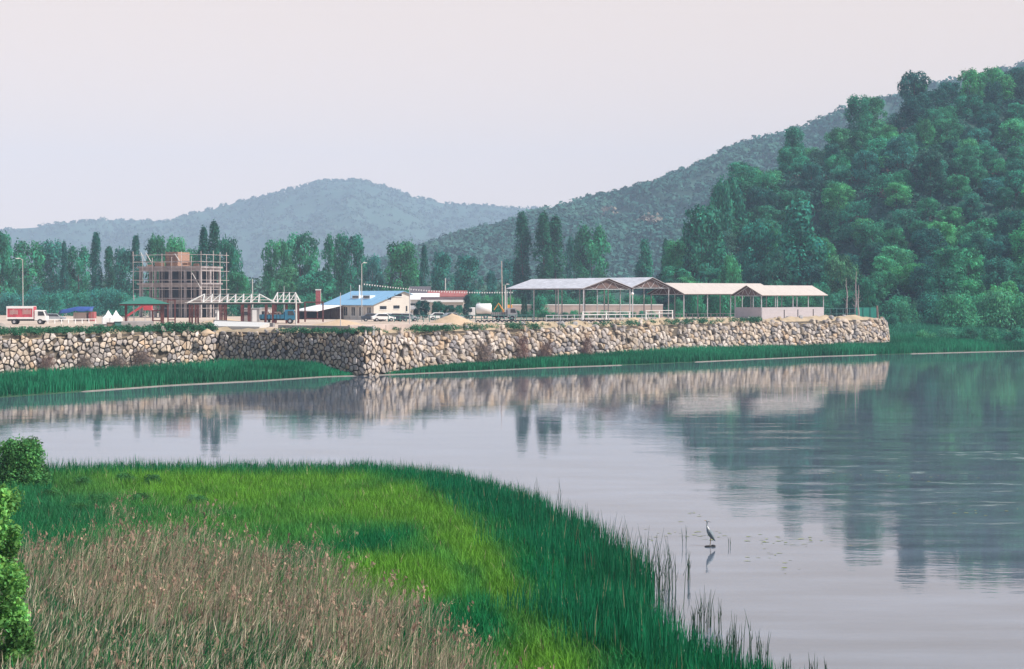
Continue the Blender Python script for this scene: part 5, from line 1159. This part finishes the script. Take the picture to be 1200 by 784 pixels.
# low concrete walls at the top edge
def edge_wall(i, t0, t1, h0, h1, back, m, label, th=0.35):
    a = wall_top(i, t0) - (NR if i == 2 else norms[i]) * back; c = wall_top(i, t1) - (NR if i == 2 else norms[i]) * back; d = c - a; L = d.length; e_ = empty('concrete_kerb_wall', (a.x, a.y, YZ), math.atan2(d.y, d.x), label, 'wall')
    MB().prism([(0, -0.1), (L, -0.1), (L, h1), (0, h0)], 0, th).build('wall_panel', m, e_, bevel=0.03)
    k = max(1, int(L / 6)); b = MB()
    for q in range(1, k): b.b3(L * q / k - 0.03, L * q / k + 0.03, -0.012, -0.002, 0, min(h0, h1) - 0.05)
    if k > 1: b.build('joint', M['dark'], e_)
edge_wall(1, 0.36, 1.0, 0.95, 0.95, 1.6, M['conc'], 'grey concrete upstand on the wall top above the shaded face')
edge_wall(2, 0.0, 0.27, 1.1, 1.05, 2.2, M['pconc'], 'pinkish concrete upstand on the wall top right of the corner')
# ramp slabs
b = MB(); b.slab([G(247, 388.6, YZ), G(304, 389.6, YZ), G(316, 384, YZ), G(252, 381.5, YZ)], 0.5)
p0_ = b.v[0]; o = b.build('concrete_ramp', M['wconc']); o.location.z = 0.7; tag(o, 'flat white concrete ramp slab near the wall corner', 'ramp')
a = G(198, 388, YZ); c = G(248, 389, YZ); d = c - a; e = empty('ramp_wall', a, math.atan2(d.y, d.x), 'grey sloping side wall of the white ramp', 'wall'); MB().prism([(0, -0.1), (d.length, -0.1), (d.length, 0.5), (d.length * 0.3, 1.0), (0, 0.9)], 0, 0.3).build('wall_panel', M['conc'], e)
a = G(250, 380.5, YZ); c = G(320, 383, YZ); d = c - a; e = empty('ramp_wall', a, math.atan2(d.y, d.x), 'low grey wall along the back of the white ramp', 'wall'); MB().prism([(0, -0.1), (d.length, -0.1), (d.length, 0.55), (0, 0.75)], 0, 0.3).build('wall_panel', M['conc'], e)

# heaps
def heap(px, py, wpx, hpx, m, label, seed, name='sand_heap', depth=0.6):
    p = G(px, py, YZ); k = p.y / F; W_, H_ = wpx * k / 2, hpx * k; nr, na = 12, 36; b = MB(); vs_ = [(0, 0, H_)]
    for i in range(1, nr + 1):
        q = i / nr
        for j in range(na):
            a_ = 6.283 * j / na; rad = q * (1 + 0.12 * (float(vnoise(j * 0.35 % (na * 0.35), seed, 3)) - 0.5)); hh = H_ * max(0, (1 - q) ** 1.05 + 0.07 * (float(fbm(math.cos(a_) * q * 4 + seed, math.sin(a_) * q * 4, 2)) - 0.5) * (1 - q) * 3)
            vs_.append((W_ * rad * math.cos(a_), W_ * depth * rad * math.sin(a_), hh - (0.1 if i == nr else 0)))
    fs = [(0, 1 + j, 1 + (j + 1) % na) for j in range(na)] + [(1 + (i - 1) * na + j, 1 + i * na + j, 1 + i * na + (j + 1) % na, 1 + (i - 1) * na + (j + 1) % na) for i in range(1, nr) for j in range(na)]
    o = b.add(vs_, fs).build(name, m, None, True); o.location = p; tag(o, label, 'heap')
heap(530, 381, 66, 14, M['sand'], 'pointed heap of orange sand behind the pinkish upstand', 1)
heap(398, 383, 90, 9, M['sand'], 'broad low mound of orange earth before the blue-roofed house', 2)
heap(0, 392, 64, 14, M['greysand'], 'grey-brown gravel heap at the left edge of the yard', 3, 'gravel_heap')
heap(262, 378, 60, 6, M['sand'], 'low ridge of orange earth below the bare trusses', 4)
heap(243, 390, 18, 5, M['sand'], 'spill of ochre earth on the wall top by the ramp', 5)
heap(70, 390, 110, 3, M['yard'], 'wide flat spread of pale sand beside the gravel heap', 6)
heap(872, 380, 34, 6, M['berm'], 'low mound of rubble at the corner of the right shed', 7, 'rubble_mound')
e = empty('tarp_covered_pile', G(86, 391, YZ), 0.1, 'small dark covered pile on the pale sand', 'pile')
MB().add([(-0.9, -0.4, 0), (0.9, -0.4, 0), (0.9, 0.4, 0), (-0.9, 0.4, 0), (-0.6, -0.3, 0.45), (0.5, -0.3, 0.5), (0.5, 0.3, 0.45), (-0.6, 0.3, 0.4)], [(0, 1, 5, 4), (1, 2, 6, 5), (2, 3, 7, 6), (3, 0, 4, 7), (4, 5, 6, 7)]).build('cover', M['dark'], e); MB().slab([(0.5, -0.42, 0.5), (1.5, -0.42, 0.05), (1.5, -0.3, 0.05), (0.5, -0.3, 0.5)], 0.05).build('plank', M['white'], e)
# small loose stones on the berm
random.seed(77); st_me = []
for q in range(3):
    b = MB(); vs_ = []; m = 7
    for zz, kk in ((0, 1.0), (0.35, 0.95), (0.6, 0.5)):
        for k in range(m): vs_.append((kk * 0.5 * math.cos(6.28 * k / m) * random.uniform(0.8, 1.2), kk * 0.4 * math.sin(6.28 * k / m) * random.uniform(0.8, 1.2), zz * random.uniform(0.85, 1.1)))
    b.add(vs_, [(i * m + k, i * m + (k + 1) % m, (i + 1) * m + (k + 1) % m, (i + 1) * m + k) for i in range(2) for k in range(m)] + [tuple(range(2 * m, 3 * m))]); st_me.append(b.mesh('loose_stone', M['berm'] if q else M['conc']))
for k in range(60):
    t = random.uniform(0.22, 0.99); p = wall_top(2, t) - NR * random.uniform(0.6, 2.8); o = bpy.data.objects.new('loose_stone', random.choice(st_me)); link(o); o.location = (p.x, p.y, p.z + 0.35); s = random.uniform(0.4, 1.1); o.scale = (s, s, s); o.rotation_euler = (0, 0, random.random() * 6)
    tag(o, 'loose stone lying on the earth along the wall top', 'stone', 'loose stones on the wall top')

# open sheds --------------------------------------------------------------
def open_shed(org, L, W_, he, hr, along, roofm, label, nbay, name='open_shed', gable_tr=True, halfwall=False, gend=0, postm=None):
    """local x across the gable, y along the ridge; org is a gable corner"""
    e_ = empty(name, org, RZ, label, 'shed'); postm = postm or M['steel']
    # along: 'v' ridge runs in +y ; 'u' ridge runs in +x
    def q(a, l, z): return (a, l, z) if along == 'v' else (l, a, z)
    b = MB(); b.slab([q(-0.5, -0.5, he), q(-0.5, L + 0.5, he), q(W_ / 2, L + 0.5, hr), q(W_ / 2, -0.5, hr)], 0.07); b.slab([q(W_ / 2, -0.5, hr), q(W_ / 2, L + 0.5, hr), q(W_ + 0.5, L + 0.5, he), q(W_ + 0.5, -0.5, he)], 0.07); rf_ = b.build('roof', roofm, e_)
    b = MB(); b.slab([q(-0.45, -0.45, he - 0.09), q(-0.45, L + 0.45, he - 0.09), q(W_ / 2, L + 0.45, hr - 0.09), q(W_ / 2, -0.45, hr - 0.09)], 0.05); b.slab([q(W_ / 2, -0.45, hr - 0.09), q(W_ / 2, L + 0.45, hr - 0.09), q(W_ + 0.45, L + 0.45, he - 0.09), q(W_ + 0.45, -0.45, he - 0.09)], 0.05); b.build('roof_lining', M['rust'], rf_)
    for k in range(nbay + 1):
        l = L * k / nbay
        for a in (0.15, W_ - 0.15): MB().tube(q(a, l, 0), q(a, l, he - 0.05), 0.11, n=6).build('post', postm, e_)
        b = MB(); b.tube(q(0, l, he - 0.15), q(W_, l, he - 0.15), 0.07, n=4)
        for a, c in ((0, 0.5), (1, 0.5)): b.tube(q(W_ * a, l, he - 0.12), q(W_ * c, l, hr - 0.25), 0.07, n=4)
        nn = 8
        for s in range(nn):
            f0 = s / nn; f1 = (s + 1) / nn; z0 = he - 0.15 + ((hr - he) * (1 - abs(2 * f0 - 1)) if s % 2 else 0); z1 = he - 0.15 + ((hr - he) * (1 - abs(2 * f1 - 1)) if (s + 1) % 2 else 0)
            b.tube(q(W_ * f0, l, z0), q(W_ * f1, l, z1), 0.04, n=4)
        b.build('roof_truss', M['rust'] if not gable_tr else M['steel'], e_)
    b = MB()
    for a in (0.0, W_): b.tube(q(a, 0, he - 0.12), q(a, L, he - 0.12), 0.09, n=4)
    b.build('eaves_beam', postm, e_)
    if gable_tr:
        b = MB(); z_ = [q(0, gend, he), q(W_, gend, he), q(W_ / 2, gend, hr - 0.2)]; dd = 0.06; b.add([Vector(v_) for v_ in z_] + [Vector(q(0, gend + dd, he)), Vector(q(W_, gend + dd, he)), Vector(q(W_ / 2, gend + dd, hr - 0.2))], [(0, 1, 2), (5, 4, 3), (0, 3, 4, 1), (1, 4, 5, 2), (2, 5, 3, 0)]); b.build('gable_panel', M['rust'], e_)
    if halfwall:
        b = MB(); h_ = 2.35
        for s in ((0, 0.12), (W_ - 0.12, W_)):
            if along == 'u': b.b3(0.0, L, s[0] - 0.0, s[1], 0, h_)
        b.b3(L - 0.12, L, 0.13, W_ - 0.13, 0, h_); b.b3(0, 0.12, 0.13, W_ - 0.13, 0, h_); b.build('half_wall', M['pconcg'], e_)
    return e_
M['pconcg'] = mat('pinkish_grey_block', (0.42, 0.38, 0.39), 0.85, 0.08, 0.8, stretch=(1, 1, 3))
# twin shed: two gables side by side, ridges running back-left
oA = base_at(683, 287); open_shed(oA, 20.5, 10.8 / 1.0 * 0.98, ztop(337.8, 287), ztop(326, 290), 'v', M['bluewhite'], 'open-sided shed with a weathered white roof, left of the twin sheds', 3)
oA2 = oA + UX * 10.9; open_shed(oA2, 19.5, 8.6, ztop(336.5, 294), ztop(325, 297), 'v', M['bluewhite'], 'open-sided shed with a weathered white roof, right of the twin sheds', 3)
# single long shed, ridge running right and away
oB = base_at(802, 297); open_shed(oB, 22.5, 8.8, ztop(344.2, 297), ztop(331.6, 301), 'u', M['whiteroof'], 'long open shed with a clean cream-white roof behind the right shed', 4, gable_tr=True)
oC = base_at(893, 293); open_shed(oC, 15.4, 6.7, ztop(345.8, 293), ztop(334.3, 296), 'u', M['whiteroof'], 'pale-roofed shed with a pinkish half wall at the right end', 4, halfwall=True)
# masonry yard wall behind the twin shed
a = base_at(600, 345); e = empty('yard_wall', a, 0.0, 'long low pinkish block wall with a white cap behind the twin sheds', 'wall'); L_ = 30.5
MB().b3(0, L_, 0, 0.25, 0, 2.4).build('wall_panel', M['pconc'], e); MB().b3(-0.05, L_ + 0.05, -0.06, 0.31, 2.402, 2.6).build('cap', M['white'], e)
for k in range(15):
    tree_px('bush', 'hedge_bush', 604 + k * 11.5, 363 + random.uniform(-1.5, 1.5), 17, 336 - k * 0.3, jc(GR, 0.25), 'small green bush in the hedge before the block wall behind the twin sheds', 'hedge before the block wall', YZ, 'bush')
# globe lamp and poles
def pole(px, top, Y, r0, m, label, arm=0, globe=False, name='utility_pole', lean=0):
    h = P(px, top, Y).z - YZ; e_ = empty(name, base_at(px, Y), 0, label, 'pole'); MB().path([(0, 0, 0), (lean * 0.5, 0, h / 2), (lean, 0, h)], [r0, r0 * 0.85, r0 * 0.65], 8).build('shaft', m, e_)
    if arm: a_ = MB().path([(lean, 0, h - 0.1), (lean + arm * 0.6, 0, h + 0.25), (lean + arm, 0, h + 0.25)], [0.05, 0.045, 0.04], 6).build('arm', m, e_); MB().b3(lean + arm - 0.3, lean + arm + 0.3, -0.12, 0.12, h + 0.10, h + 0.22).build('lamp_head', M['white'], a_)
    if globe:
        b = MB(); b.path([(0, 0, h), (0, 0, h + 0.07), (0, 0, h + 0.22), (0, 0, h + 0.42), (0, 0, h + 0.5)], [0.05, 0.2, 0.28, 0.2, 0.04], 12); b.build('globe', M['white'], e_, True)
    return e_
pole(27, 304, 300, 0.075, M['wconc'], 'tall pale lamp pole behind the red lorry', arm=-0.9, name='street_lamp')
pole(424, 309, 292, 0.08, M['wconc'], 'tall pale pole in front of the blue roof', arm=0.6, name='street_lamp')
pole(347, 344, 262, 0.16, M['wconc'], 'short thick white pole right of the blue lorry'); pole(399, 343, 235, 0.07, M['steel'], 'thin pole standing on the orange mound')
pole(480, 336, 255, 0.08, M['steel'], 'thin pole at the right corner of the cream gable'); pole(296, 327, 345, 0.12, M['wconc'], 'pale pole above the bare trusses')
pole(333, 335, 345, 0.08, M['steel'], 'thin pole between the truss frames'); pole(522, 326, 360, 0.16, M['wconc'], 'pale pole above the red-roofed building')
pole(589, 306, 330, 0.11, M['pconc'], 'tall slim pinkish pole behind the pickup lorry', lean=-0.2); pole(592, 334, 326, 0.18, M['wconc'], 'short white pole next to the slim pinkish one', arm=0.5)
pole(594, 340, 324, 0.12, M['steel'], 'grey post right of the short white pole'); pole(741, 346, 292, 0.06, M['steel'], 'globe lamp on a slim post inside the twin shed', globe=True, name='globe_lamp')
pole(157, 346, 250, 0.07, M['steel'], 'grey post behind the green pavilion roof'); pole(411, 334, 318, 0.06, M['steel'], 'thin mast behind the blue roof')
pole(439, 340, 340, 0.05, M['steel'], 'faint mast behind the ridge of the blue roof')
# bunting
a = P(424, 332, 292); c = P(603, 342, 300); e = empty('bunting_line', a, 0, 'string of small white pennants from the lamp pole to the open shed', 'bunting')
pts_ = []
for k in range(61):
    t = k / 60; p = a.lerp(c, t) - a; p.z -= 0.55 * math.sin(math.pi * t) * 1.0; pts_.append(p)
MB().path(pts_, [0.015] * 61, 4).build('cord', M['dark'], e)
for k in range(1, 60, 1):
    p = pts_[k]; b = MB(); s = 0.14; b.add([(p.x - s, p.y, p.z), (p.x + s, p.y, p.z), (p.x, p.y - 0.03, p.z - 0.30), (p.x - s, p.y + 0.01, p.z), (p.x + s, p.y + 0.01, p.z), (p.x, p.y - 0.02, p.z - 0.30)], [(0, 1, 2), (5, 4, 3)]); b.build('pennant', M['white'], e)

# ------------------------------------------------------------------ haze: a closed box of even air round everything
b = MB().b3(-R - 60, R + 60, -340, R + 120, -2.8, 330)
hz = b.build('haze', M['gap']); hm = bpy.data.materials.new('haze_air'); hm.use_nodes = True; t = hm.node_tree; t.nodes.clear()
o_ = t.nodes.new('ShaderNodeOutputMaterial'); v_ = t.nodes.new('ShaderNodeVolumePrincipled'); v_.inputs['Color'].default_value = (0.58, 0.76, 1.0, 1)
v_.inputs['Density'].default_value = 0.00025; v_.inputs['Anisotropy'].default_value = 0.0; t.links.new(v_.outputs[0], o_.inputs['Volume'])
hz.data.materials.clear(); hz.data.materials.append(hm); struct(hz, 'stuff')
hz.display_type = 'WIRE'
